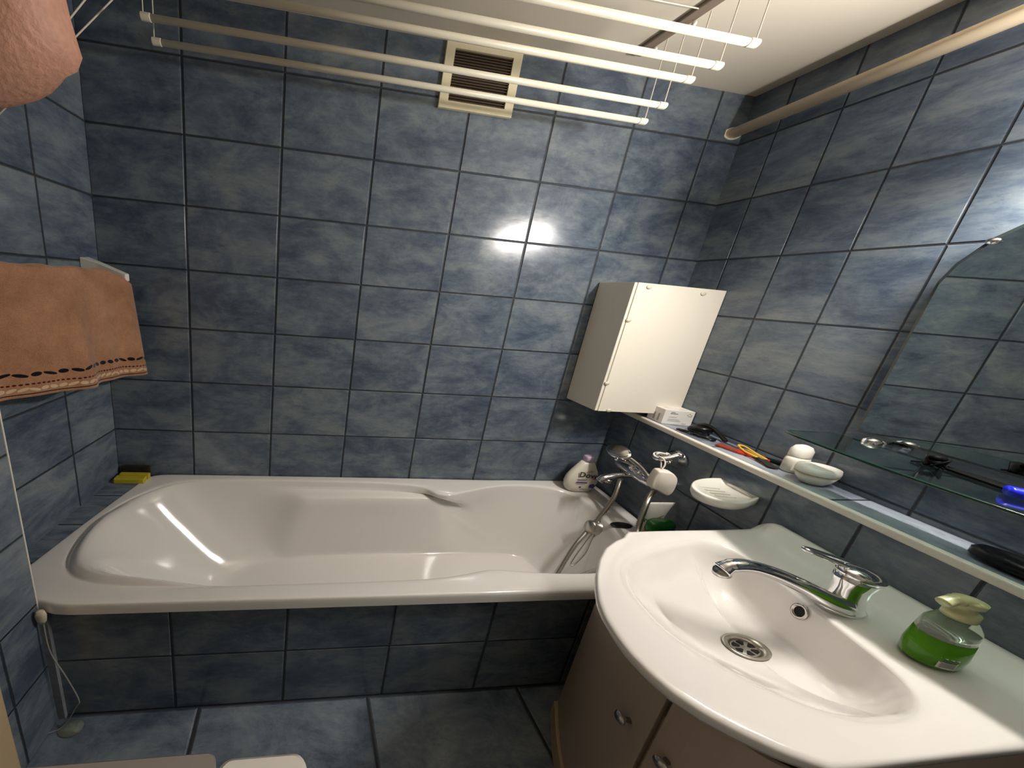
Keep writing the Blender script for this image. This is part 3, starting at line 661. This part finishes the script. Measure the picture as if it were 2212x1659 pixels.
tu = thing('conditioner_tube', 'white squeeze tube standing on its cap behind the green-capped bottle', 'tube', (2.450, -.385, ZR))
tx, ty = 2.452, -.385
V, F = loft([ell(tx + dx, ty - dy, ZR + z, rx, ry, e=2.2) for z, rx, ry, dx, dy in ((.026, .034, .022, 0, 0), (.06, .042, .022, .004, .002), (.11, .052, .016, .006, .006), (.155, .062, .007, .010, .010), (.170, .066, .0022, .012, .012), (.180, .067, .0018, .012, .012))]); mk('tube_body', V, F, m_plast, tu, smooth=True)
V, F = loft([ell(tx, ty, ZR + z, rx, ry, e=2.2) for z, rx, ry in ((.001, .034, .022), (.024, .033, .021))]); mk('cap', V, F, m_gold, tu, smooth=True)
text('PANTENE', .022, (tx + .004, ty - .0245, ZR + .095), (1, -.05, 0), (0, .12, 1), m_ink, 'brand_lettering', tu, 1.3, .01)
flat('emblem', tu, m_gold, tx + .010, ZR + .118, [(-.014, -.004), (.004, -.006), (.016, .010), (.002, .003)], y=ty - .0255)
gb = thing('shampoo_bottle', 'amber bottle with a round green cap on the bath rim behind the basin', 'bottle', (2.405, -.455, ZR))
gx, gy = 2.412, -.452
V, F = loft([ell(gx, gy, ZR + z, rx, ry, e=2.2) for z, rx, ry in ((.001, .056, .022), (.01, .062, .026), (.070, .062, .026), (.086, .056, .022))]); mk('bottle_body', V, F, m_oil, gb, smooth=True)
V, F = loft([ell(gx, gy, ZR + z, rx, ry, e=2.1) for z, rx, ry in ((.087, .060, .026), (.092, .063, .028), (.122, .060, .027), (.130, .054, .023), (.131, .001, .001))]); mk('cap', V, F, m_green, gb, smooth=True)

# yellow brush at the left back corner
yb = thing('scrubbing_brush', 'yellow block brush with a dark back part at the left end of the bath', 'brush', (.09, -.05, ZR))
yz = ZR - .004
V, F = boxg(XY, .038, .172, -.078, -.046, yz, yz + .026); mk('yellow_block', V, F, m_yellow, yb, bevel=.004)
V, F = boxg(XY, .044, .178, -.044, -.024, yz, yz + .028); mk('yellow_grip', V, F, m_yellow, yb, bevel=.004)
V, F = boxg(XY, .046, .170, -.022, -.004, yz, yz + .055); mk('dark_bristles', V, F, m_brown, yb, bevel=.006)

# ------------------------------------------------------------------ things on the tiled ledge
def flatR(s0, s1, n0, n1, z0, z1): return boxg(R, s0, s1, n0, n1, z0, z1)
bx_ = thing('medicine_carton', 'small white printed carton on the ledge against the wall cabinet', 'box', R(.20, .07, ZL))
V, F = flatR(.160, .232, .004, .140, ZL + .001, ZL + .072); mk('carton', V, F, m_box, bx_, bevel=.001)
def prR(name, par, mt_, s_, n_, z_, hn, hz):                                   # mark on the face turned to the room
    V = [R(s_, n_ + a * hn, z_ + b * hz) for a, b in ((-1, -1), (1, -1), (1, 1), (-1, 1))]; return mk(name, V, [(0, 1, 2, 3)], mt_, par)
for k, (n_, z_, h, mt_) in enumerate(((.103, .061, .009, m_ink), (.096, .055, .017, m_ink), (.098, .038, .018, m_inkg), (.091, .026, .026, m_inkg), (.088, .019, .030, m_inkg), (.04, .009, .010, m_inkg))):
    prR('print_line', bx_, mt_, .2326, n_, ZL + z_, h, .0012)
for k in range(5):
    prR('dot_print', bx_, m_gold, .2327, .018 + .008 * (k % 3), ZL + .048 + .006 * (k // 2), .003, .002)
for k, (s_, n_, h) in enumerate(((.19, .10, .012), (.20, .10, .016), (.215, .045, .02))):
    V = [R(s_ + a * .0012, n_ + b * h, ZL + .0725) for a, b in ((-1, -1), (1, -1), (1, 1), (-1, 1))]; mk('top_print', V, [(0, 1, 2, 3)], m_gold, bx_)
for k in range(5):
    V = [R(.181 + .010 * k + a * .004, .1406, ZL + .012 + .003 * b) for a, b in ((-1, -1), (1, -1), (1, 12), (-1, 10))]; 
    if k in (1, 3): mk('side_print', V, [(0, 1, 2, 3)], m_inkg, bx_)
def RS(s_, n_, z_): return R(s_ + .020, n_ - .008, z_)
# clippers case + scissors
ph = thing('black_pouch', 'glossy black folded pouch on the ledge beside the white carton', 'pouch', RS(.30, .05, ZL))
V, F = loft([[RS(s_ + .03 * math.cos(t) * w_, .055 + .035 * math.sin(t) * w_, ZL + .002 + h_) for t in [2 * PI * i / 16 for i in range(16)]] for s_, w_, h_ in ((.285, 1, 0), (.285, 1.15, .010), (.290, 1.1, .022), (.298, .8, .032), (.305, .3, .036))]); mk('pouch_body', V, F, m_black, ph, smooth=True)
V, F = tubeg(smooth_path([RS(.262, .06, ZL + .02), RS(.30, .045, ZL + .042), RS(.345, .04, ZL + .024), RS(.375, .045, ZL + .008)]), [.010] * 8 + [.008] * 17, 8); mk('strap', V, F, m_black, ph, smooth=True)
def loopR(s_, n_, z_, rs, rn, rt, rad, k=22):
    p = [RS(s_ + rs * math.cos(2 * PI * i / k) * math.cos(rt) - rn * math.sin(2 * PI * i / k) * math.sin(rt), n_ + rs * math.cos(2 * PI * i / k) * math.sin(rt) + rn * math.sin(2 * PI * i / k) * math.cos(rt), z_) for i in range(k)]
    L_ = []
    for i in range(k):
        d = p[(i + 1) % k] - p[i - 1]; L_.append(ring(p[i], d, rad, rad, 8, (0, 0, 1)))
    V = [v for l in L_ for v in l]; F = [(a * 8 + b, a * 8 + (b + 1) % 8, ((a + 1) % k) * 8 + (b + 1) % 8, ((a + 1) % k) * 8 + b) for a in range(k) for b in range(8)]
    return V, F
scs = thing('scissors', 'black-handled scissors lying on the ledge in front of the pouch', 'scissors', RS(.36, .10, ZL))
for s_, n_ in ((.302, .135), (.352, .100)):
    V, F = loopR(s_, n_, ZL + .008, .024, .014, -.5, .0038); mk('finger_ring', V, F, m_black, scs, smooth=True)
V, F = tubeg([RS(.322, .122, ZL + .008), RS(.372, .080, ZL + .008)], .0055, 8); mk('shank', V, F, m_black, scs, smooth=True)
V, F = boxg(RS, .37, .432, .050, .056, ZL + .003, ZL + .006); mk('blade', V, F, m_steel, scs)
V, F = boxg(RS, .375, .425, .060, .066, ZL + .003, ZL + .006); mk('blade', V, F, m_steel, scs)
# red and amber razors / files
def bar(name, par, mt_, a, b, wd, h, z=0):
    a = Vector(a); b = Vector(b); d = (b - a); d.z = 0; d.normalize(); sd_ = Vector((-d.y, d.x, 0)) * wd / 2
    V = [a - sd_, a + sd_, b + sd_, b - sd_]; V = [v + Vector((0, 0, z)) for v in V] + [v + Vector((0, 0, z + h)) for v in V]
    return mk(name, V, [(0, 1, 2, 3), (4, 7, 6, 5), (0, 4, 5, 1), (1, 5, 6, 2), (2, 6, 7, 3), (3, 7, 4, 0)], mt_, par, bevel=min(h, wd) * .25)
rz = thing('red_comb_case', 'red and black plastic comb case lying on the ledge', 'case', RS(.45, .08, ZL))
bar('case_end', rz, m_dred, RS(.405, .112, ZL + .001), RS(.462, .090, ZL + .001), .036, .008)
bar('case_middle', rz, m_red, RS(.455, .095, ZL + .001), RS(.512, .045, ZL + .001), .034, .010)
bar('case_tip', rz, m_black, RS(.500, .052, ZL + .001), RS(.535, .020, ZL + .001), .030, .010)
az = thing('plastic_tool', 'amber looped tool with dark flat end lying across the red case', 'tool', RS(.47, .08, ZL + .01))
V, F = tubeg(smooth_path([RS(.515, .098, ZL + .015), RS(.475, .092, ZL + .016), RS(.440, .070, ZL + .017), RS(.422, .052, ZL + .018), RS(.430, .040, ZL + .018), RS(.450, .046, ZL + .017), RS(.485, .062, ZL + .016), RS(.525, .076, ZL + .015)]), .0032, 8); mk('loop', V, F, m_amber, az, smooth=True)
bar('amber_body', az, m_oil, RS(.455, .062, ZL + .013), RS(.525, .086, ZL + .012), .014, .004)
bar('dark_blade', az, m_dark, RS(.515, .086, ZL + .011), RS(.572, .110, ZL + .003), .026, .004)
# roll-on deodorant
dd = thing('roll_on_deodorant', 'white roll-on deodorant with domed cap standing on the ledge', 'deodorant', R(.565, .04, ZL))
dc_ = R(.592, .036, ZL + .001)
V, F = lathe([(.024, 0), (.027, .004), (.027, .045), (.024, .058), (.001, .058)], dc_, sx=1.45, sy=.85, up=None); mk('bottle_body', V, F, m_pearl, dd, smooth=True)
V, F = lathe([(.0235, .059), (.0245, .062), (.0240, .085), (.018, .098), (.008, .103), (.001, .104)], dc_, sx=1.45, sy=.85); mk('domed_cap', V, F, m_plast, dd, smooth=True)
V = [dc_ + Vector((-.0395 * math.cos(a), -.0232 * math.sin(a), z)) for z in (.010, .042) for a in (.5, .8, 1.1, 1.4)]
mk('paper_label', V, [(0, 1, 5, 4), (1, 2, 6, 5), (2, 3, 7, 6)], m_pale, dd)
for k in range(4):
    V = [dc_ + Vector((-.0399 * math.cos(a), -.0236 * math.sin(a), z)) for z in (.016 + .006 * k, .0172 + .006 * k) for a in (.7, .9, 1.1, 1.25)]
    mk('label_line', V, [(0, 1, 5, 4), (1, 2, 6, 5), (2, 3, 7, 6)], m_inkg, dd)
# covered dish
cdh = thing('lidded_dish', 'oval pearl glass dish with white lid and gold rim on the ledge', 'dish', R(.645, .07, ZL))
gc = R(.664, .072, ZL + .001)
V, F = lathe([(.022, 0), (.026, .003), (.037, .018), (.043, .036), (.001, .036)], gc, sx=1.42, sy=.82, n=36); mk('bowl', V, F, m_pearl, cdh, smooth=True)
V, F = lathe([(.0435, .0365), (.0442, .038), (.0435, .0395), (.001, .0395)], gc, sx=1.42, sy=.82, n=36); mk('gold_rim', V, F, m_gold, cdh, smooth=True)
V, F = lathe([(.0440, .040), (.045, .048), (.043, .060), (.030, .063), (.001, .063)], gc, sx=1.42, sy=.82, n=36); mk('lid', V, F, m_plast, cdh, smooth=True)
# black oval brush
ob = thing('black_hairbrush', 'black oval brush lying on the ledge at the right edge', 'brush', R(.98, .08, ZL))
V, F = loft([[R(1.002 + a * .066 * k, .088 + b * .040 * k, ZL + z + .002) for a, b in [(math.cos(t), math.sin(t)) for t in [2 * PI * i / 28 for i in range(28)]]] for k, z in ((.80, 0), (1, .006), (1, .022), (.9, .030), (.7, .026), (.3, .022))]); mk('brush_head', V, F, m_black, ob, smooth=True)
V, F = tubeg([R(1.06, .08, ZL + .016), R(1.10, .075, ZL + .014), R(1.17, .075, ZL + .014)], [.016, .011, .013], 10); mk('handle', V, F, m_black, ob, smooth=True)

# ------------------------------------------------------------------ mirror and glass shelf
mn = .030
mo = [(.668, 1.178), (.668, 1.64), (.680, 1.69), (.712, 1.752), (.76, 1.80), (.85, 1.845), (.97, 1.865), (1.09, 1.845), (1.18, 1.80), (1.23, 1.752), (1.262, 1.69), (1.272, 1.64), (1.272, 1.178)]
mi = thing('mirror', 'frameless arched mirror standing above the glass shelf', 'mirror', R(.97, .02, 1.178))
V = [R(s_, mn - .006, z) for s_, z in mo] + [R(s_, mn, z) for s_, z in mo]; k = len(mo)
mk('backing', V, [tuple(range(k))[::-1], tuple(range(k, 2 * k))] + [(i, (i + 1) % k, k + (i + 1) % k, k + i) for i in range(k)], m_mirredge, mi)
mc = (.97, 1.50); bev = lambda s_, z, d: (s_ + (d if s_ < mc[0] else -d) * (1 if abs(s_ - mc[0]) > .02 else 0), z - (d if z > 1.3 else -d))
inn = [bev(s_, z, .006) for s_, z in mo]
V = [R(s_, mn + .0012, z) for s_, z in mo] + [R(s_, mn + .0042, z) for s_, z in inn]
mk('bevelled_edge', V, [(i, (i + 1) % k, k + (i + 1) % k, k + i) for i in range(k)], m_mirredge, mi)  # dark colour stands in for the shadow line along the mirror's edge
V = [R(s_, mn + .0042, z) for s_, z in inn]
mk('silvered_glass', V, [tuple(range(k))], m_mirror, mi)
V, F = lathe([(.008, 0), (.008, .006), (.001, .008)], R(.716, mn + .002, 1.742), N, sx=1.2); mk('corner_clip', V, F, m_chrome, mi, smooth=True)
V, F = boxg(R, .70, .708, .001, mn - .006, 1.60, 1.70); mk('stand_off', V, F, m_plast, mi)
zs = 1.160
gs = thing('glass_shelf', 'clear glass shelf with green edge under the mirror', 'shelf', R(.95, .1, zs))
so_ = [(.668, .085), (.680, .16), (.690, .255), (.703, .278), (.730, .292), (.78, .305), (.86, .318), (.97, .325), (1.08, .318), (1.18, .30), (1.24, .28), (1.265, .25), (1.272, .16), (1.276, .085)]
V = [R(s_, n_, zs) for s_, n_ in so_] + [R(s_, n_, zs + .007) for s_, n_ in so_]; k = len(so_)
mk('glass_pane', V, [tuple(range(k))[::-1], tuple(range(k, 2 * k))] + [(i, (i + 1) % k, k + (i + 1) % k, k + i) for i in range(k)], m_glass, gs)
ed = smooth_path([R(s_, n_ + .0012, zs + .0035) for s_, n_ in so_[1:-1]], 4)
V, F = tubeg(ed, .0042, 8); mk('ground_edge', V, F, m_glassedge, gs, smooth=True)
for s_ in (.735, 1.20):
    V, F = lathe([(.020, 0), (.020, .005), (.011, .012), (.010, .05), (.014, .054), (.014, .075), (.001, .078)], R(s_, .001, zs + .004), N); b_ = mk('shelf_bracket', V, F, m_chrome, gs, smooth=True)
    V, F = lathe([(.013, -.012), (.016, -.006), (.016, .012), (.010, .018), (.001, .02)], R(s_, .085, zs + .003), (0, 0, 1), sx=1.2); mk('clamp', V, F, m_chrome, b_, smooth=True)
def clip(s_, n_, z_, lab):
    o = thing('hair_claw', lab, 'hair clip', R(s_, n_, z_), None)
    for sg in (-1, 1):
        V, F = loft([[R(s_ + sg * (.004 + .012 * t) + .004 * math.cos(a), n_ + .028 * (1 - .6 * t) * math.cos(a), z_ + .002 + .022 * t + .004 * math.sin(a)) for a in [2 * PI * i / 12 for i in range(12)]] for t in (0, .3, .6, 1)]); jw = mk('jaw', V, F, m_matte, o, smooth=True)
        for q in range(4):
            V, F = tubeg([R(s_ + sg * .006, n_ - .022 + .014 * q, z_ + .006), R(s_ + sg * .018, n_ - .024 + .016 * q, z_ + .001)], .0022, 6); mk('tooth', V, F, m_matte, jw)
    V, F = tubeg([R(s_, n_ - .012, z_ + .022), R(s_, n_ + .012, z_ + .022)], .007, 10); mk('spring', V, F, m_matte, o, smooth=True)
    return o
clip(.866, .146, zs + .008, 'small black hair claw on the glass shelf')
cb_ = thing('flat_comb', 'narrow black comb lying along the glass shelf beside the hair claw', 'comb', R(.91, .14, zs + .008))
bar('comb_bar', cb_, m_matte, R(.882, .136, zs + .008), R(.972, .160, zs + .008), .026, .006)
be = thing('blue_razor', 'bright blue plastic razor on the glass shelf at the right edge', 'razor', R(.99, .16, zs + .008))
V, F = tubeg(smooth_path([R(.982, .205, zs + .018), R(1.002, .185, zs + .018), R(1.04, .15, zs + .017), R(1.08, .12, zs + .016)]), [.011] * 25, 10, sx=1.3); mk('handle', V, F, m_blue, be, smooth=True)
V, F = boxg(R, .972, 1.007, .145, .18, zs + .008, zs + .022); mk('head', V, F, m_blue, be, bevel=.005)

# ------------------------------------------------------------------ towel and its rail
tr = thing('towel_rail', 'white plastic towel rail on the left wall above the bath', 'towel rail', L(.25, 0, 1.46))
V, F = tubeg([L(.11, .150, 1.452), L(.55, .150, 1.462)], .007, 12); mk('bar', V, F, m_plast, tr, smooth=True)
for s_ in (.070, .54):
    V, F = loft([[L(s_ + a, .001, 1.478 + b) for a, b in ((-.022, -.036), (.024, -.036), (.024, .032), (-.022, .036))], [L(s_ + a, .06, 1.472 + b) for a, b in ((-.014, -.024), (.016, -.024), (.016, .024), (-.014, .026))], [L(s_ + a, .168, 1.446 + b) for a, b in ((-.010, -.012), (.012, -.012), (.012, .014), (-.010, .016))]]); mk('bracket', V, F, m_plast, tr, bevel=.003)
def towel_point(u, v, side):
    """u 0..1 from the back corner to the room, v 0 at the fold, 1 at the hem"""
    s_ = .052 + u * .515; n_ = .150; 
    if side > 0:
        z = 1.466 - v * (.415 - .075 * u) - .0
        z += .006 * (1 - v) * math.sin(u * 5)
        if u < .24: z -= .045 * (1 - u / .24) ** 1.6 * (1 - v)
        off = .014 + .026 * v + v * (.020 * math.sin(u * 12 + 1.0) + .010 * math.sin(u * 25)) - .05 * max(0, u - .72) / .28 * math.sin(v * 2.4)
        s_ -= .020 * v * (1 - u) - .012 * v * u
        if u < .14: off -= (.14 - u) * .12 * v
    else:
        z = 1.466 - v * .33 - (.045 * (1 - u / .24) ** 1.6 * (1 - v) if u < .24 else 0); off = -.014 - .010 * v + .006 * v * math.sin(u * 11)
    return L(s_, n_ + off, z)
NU, NV = 60, 40; rows = []
for j in range(NV, 0, -1): rows.append([towel_point(i / NU, j / NV, -1) for i in range(NU + 1)])
for a in (-1, -.5, 0, .5, 1):
    rows.append([L(.052 + i / NU * .515, .150 + .014 * a, 1.466 + .006 * (1 - a * a) + .002 * math.sin(i * .5) - (.045 * (1 - i / NU / .24) ** 1.6 if i / NU < .24 else 0)) for i in range(NU + 1)])
for j in range(1, NV + 1): rows.append([towel_point(i / NU, j / NV, 1) for i in range(NU + 1)])
V = [v for r in rows for v in r]; F = [(a * (NU + 1) + b, a * (NU + 1) + b + 1, (a + 1) * (NU + 1) + b + 1, (a + 1) * (NU + 1) + b) for a in range(len(rows) - 1) for b in range(NU)]
UVt = [(b / NU, (a - NV - 5) / NV) for a in range(len(rows)) for b in range(NU + 1)]
m_tow = bpy.data.materials.new('towel_terry'); m_tow.use_nodes = True; nt = m_tow.node_tree; lk = nt.links; nb = nt.nodes['Principled BSDF']
uvn = nt.nodes.new('ShaderNodeUVMap'); uvn.uv_map = 'UVMap'; sp_ = nt.nodes.new('ShaderNodeSeparateXYZ'); lk.new(uvn.outputs[0], sp_.inputs[0])
def M2(op, a, b=None, c=None):
    n = nt.nodes.new('ShaderNodeMath'); n.operation = op
    for i, v in enumerate((a, b, c)):
        if v is None: continue
        if isinstance(v, (int, float)): n.inputs[i].default_value = v
        else: lk.new(v, n.inputs[i])
    return n.outputs[0]
U_, V_ = sp_.outputs[0], sp_.outputs[1]
def cells(freq, vc, hv, fill, seed, tilt):
    """rows of leaf or dot marks woven along the hem"""
    x = M2('MULTIPLY', U_, freq); fl = M2('FLOOR', x); fx = M2('SUBTRACT', M2('FRACT', x), .5)
    wn_ = nt.nodes.new('ShaderNodeTexWhiteNoise'); wn_.noise_dimensions = '1D'; lk.new(M2('ADD', fl, seed), wn_.inputs['W'])
    r = M2('SUBTRACT', wn_.outputs['Value'], .5)
    dy = M2('DIVIDE', M2('SUBTRACT', V_, M2('MULTIPLY_ADD', r, hv * .5, vc)), hv)
    dx = M2('ADD', fx, M2('MULTIPLY', M2('MULTIPLY', dy, tilt), r))
    d = M2('ADD', M2('POWER', M2('DIVIDE', M2('ABSOLUTE', dx), fill), 2), M2('POWER', M2('ABSOLUTE', dy), 2))
    return M2('LESS_THAN', d, 1.0)
nz = nt.nodes.new('ShaderNodeTexNoise'); nz.inputs['Scale'].default_value = 9; nz.inputs['Detail'].default_value = 8; nz.inputs['Roughness'].default_value = .8
tcn = nt.nodes.new('ShaderNodeTexCoord'); lk.new(tcn.outputs['Object'], nz.inputs['Vector'])
fz_ = nt.nodes.new('ShaderNodeTexNoise'); fz_.inputs['Scale'].default_value = 420; fz_.inputs['Detail'].default_value = 2; lk.new(tcn.outputs['Object'], fz_.inputs['Vector'])
crt = nt.nodes.new('ShaderNodeValToRGB'); lk.new(M2('ADD', M2('MULTIPLY', nz.outputs['Fac'], .7), M2('MULTIPLY', fz_.outputs['Fac'], .3)), crt.inputs[0])
crt.color_ramp.elements[0].position = .35; crt.color_ramp.elements[0].color = (.25, .112, .058, 1); crt.color_ramp.elements[1].position = .65; crt.color_ramp.elements[1].color = (.50, .265, .150, 1)
cur = crt.outputs[0]
def over(mask, col):
    global cur
    n = nt.nodes.new('ShaderNodeMixRGB'); lk.new(mask, n.inputs[0]); lk.new(cur, n.inputs[1]); n.inputs[2].default_value = (*col, 1); cur = n.outputs[0]
over(cells(17, .795, .018, .38, 3, .8), (.004, .005, .010))
over(cells(46, .872, .007, .36, 9, 0), (.055, .008, .008))
over(cells(24, .915, .016, .42, 31, 1.1), (.58, .42, .27))
over(M2('LESS_THAN', M2('ABSOLUTE', M2('SUBTRACT', V_, .950)), .004), (.02, .008, .008))
lk.new(cur, nb.inputs['Base Color']); nb.inputs['Roughness'].default_value = .95; nb.inputs['Sheen Weight'].default_value = .3; nb.inputs['Specular IOR Level'].default_value = .1
bp_ = nt.nodes.new('ShaderNodeBump'); bp_.inputs['Strength'].default_value = .8; bp_.inputs['Distance'].default_value = .002; lk.new(fz_.outputs['Fac'], bp_.inputs['Height']); lk.new(bp_.outputs[0], nb.inputs['Normal'])
tw = mk('towel', V, F, m_tow, smooth=True, uvs=UVt, loc=L(.28, .15, 1.46), solid=.008)
tag(tw, 'brown terry towel with leaf-patterned hem hung over the rail on the left', 'towel')

# ------------------------------------------------------------------ floor-level things
lb_ = thing('laundry_box', 'white lidded box with rounded corners at the bottom edge', 'box', (.6, -1.16, 0))
def rr_(x0, x1, y0, y1, r, z, k=6):
    o = []
    for cx_, cy_, a in ((x1 - r, y1 - r, 0), (x0 + r, y1 - r, PI / 2), (x0 + r, y0 + r, PI), (x1 - r, y0 + r, 3 * PI / 2)):
        o += [Vector((cx_ + r * math.cos(a + i * PI / 2 / k), cy_ + r * math.sin(a + i * PI / 2 / k), z)) for i in range(k + 1)]
    return o
V, F = loft([rr_(.20, .90, -1.36, -.975, .03, .001), rr_(.19, .91, -1.37, -.965, .03, .46)]); mk('box_body', V, F, m_lidg, lb_, smooth=False, angle=40)
V, F = loft([rr_(.742, .926, -1.38, -.950, .028, .462), rr_(.740, .930, -1.384, -.946, .030, .468), rr_(.740, .930, -1.384, -.946, .030, .492), rr_(.746, .924, -1.378, -.952, .028, .500)]); mk('lid_right', V, F, m_lid, lb_, angle=40)
V, F = loft([rr_(.17, .738, -1.38, -.942, .018, .462), rr_(.17, .738, -1.384, -.934, .02, .468), rr_(.17, .738, -1.384, -.934, .02, .490), rr_(.176, .736, -1.378, -.938, .02, .497)]); mk('lid_left', V, F, m_lidg, lb_, angle=40)  # left part of the lid top, greyer than the right part
ct = thing('clear_suction_cup', 'small clear plastic suction cup on the floor in the left corner', 'suction cup', (.17, -.66, 0))
V, F = lathe([(.032, .001), (.030, .004), (.012, .010), (.006, .014), (.006, .020), (.001, .021)], (.185, -.640, 0), sx=1.2, sy=.7); mk('cup', V, F, m_clear, ct, smooth=True)
cord('thin_wire', [(.150, -.625, .455), (.156, -.628, .33), (.190, -.630, .22), (.215, -.630, .115), (.205, -.632, .085), (.160, -.640, .010), (.10, -.655, .004)], 'thin grey wire dangling at the left end of the tiled bath front', .0020, None, True, m_wire)
V, F = loft([[Vector((.150 + .014 * k * math.cos(t), -.628 + .006 * k * math.sin(t), z)) for t in [2 * PI * i / 10 for i in range(10)]] for k, z in ((.4, .440), (1, .455), (1.2, .475), (.8, .492))])
tag(mk('putty_lump', V, F, m_filler, smooth=True, loc=(.15, -.63, .46)), 'yellowed lump of filler under the left front corner of the bath rim', 'filler')

# ------------------------------------------------------------------ raised arm at the upper left
pe = thing('person', 'bare bent arm of a person reaching in at the upper left', 'person', (.60, -1.03, 1.40))
AP = [((.592, -1.20, 2.05), .056), ((.592, -1.12, 1.92), .054), ((.589, -1.055, 1.80), .053), ((.588, -1.030, 1.738), .052), ((.588, -1.015, 1.700), .050), ((.586, -1.018, 1.672), .043), ((.550, -1.030, 1.658), .046), ((.49, -1.06, 1.650), .050), ((.42, -1.12, 1.655), .046), ((.32, -1.20, 1.67), .034), ((.25, -1.26, 1.68), .028)]
bm = bmesh.new(); vs_ = [bm.verts.new(p) for p, r in AP]
for a, b in zip(vs_, vs_[1:]): bm.edges.new((a, b))
# palm and fingers at the far end
wr = vs_[-1]; base = Vector(AP[-1][0]); dr_ = Vector((-.76, -.65, .06)).normalized(); sdv = Vector((.1, -.1, 1)).normalized()
pm = bm.verts.new(base + dr_ * .05); bm.edges.new((wr, pm)); rads = [r for p, r in AP] + [.030]
for k in range(4):
    f0 = bm.verts.new(base + dr_ * .085 + sdv * (.030 - .020 * k)); f1 = bm.verts.new(f0.co + dr_ * .035 + Vector((.008, 0, 0))); f2 = bm.verts.new(f1.co + dr_ * .022 + Vector((.018, .004, 0)))
    bm.edges.new((pm, f0)); bm.edges.new((f0, f1)); bm.edges.new((f1, f2)); rads += [.010, .009, .008]
t0 = bm.verts.new(base + dr_ * .045 + sdv * .045); t1 = bm.verts.new(t0.co + dr_ * .03 + sdv * .020); bm.edges.new((pm, t0)); bm.edges.new((t0, t1)); rads += [.012, .010]
me = bpy.data.meshes.new('arm'); org = Vector(pe['loc0'])
bm.verts.ensure_lookup_table()
for v in bm.verts: v.co -= org
bm.to_mesh(me); bm.free(); ao = bpy.data.objects.new('arm', me); C.objects.link(ao); ao.parent = pe
sk = ao.modifiers.new('skin', 'SKIN'); sk.use_smooth_shade = True
for i, r in enumerate(rads): me.skin_vertices[0].data[i].radius = (r, r)
me.skin_vertices[0].data[0].use_root = True
ss = ao.modifiers.new('sub', 'SUBSURF'); ss.levels = 2; ss.render_levels = 3
me.materials.append(m_skin)
dg = bpy.context.evaluated_depsgraph_get(); me2 = bpy.data.meshes.new_from_object(ao.evaluated_get(dg)); me2.name = 'arm'
ao.modifiers.clear(); ao.data = me2
for v in me2.vertices:                                    # bony tip of the elbow, slight muscle unevenness
    P = Vector(v.co) + org; d = (P - Vector((.632, -1.002, 1.678))).length
    P += Vector((.0135, .004, -.004)) * math.exp(-(d / .021) ** 2)
    P += (P - Vector((.59, -1.03, P.z))).normalized() * .003 * noise.noise(P * 22)
    v.co = P - org
for p_ in me2.polygons: p_.use_smooth = True
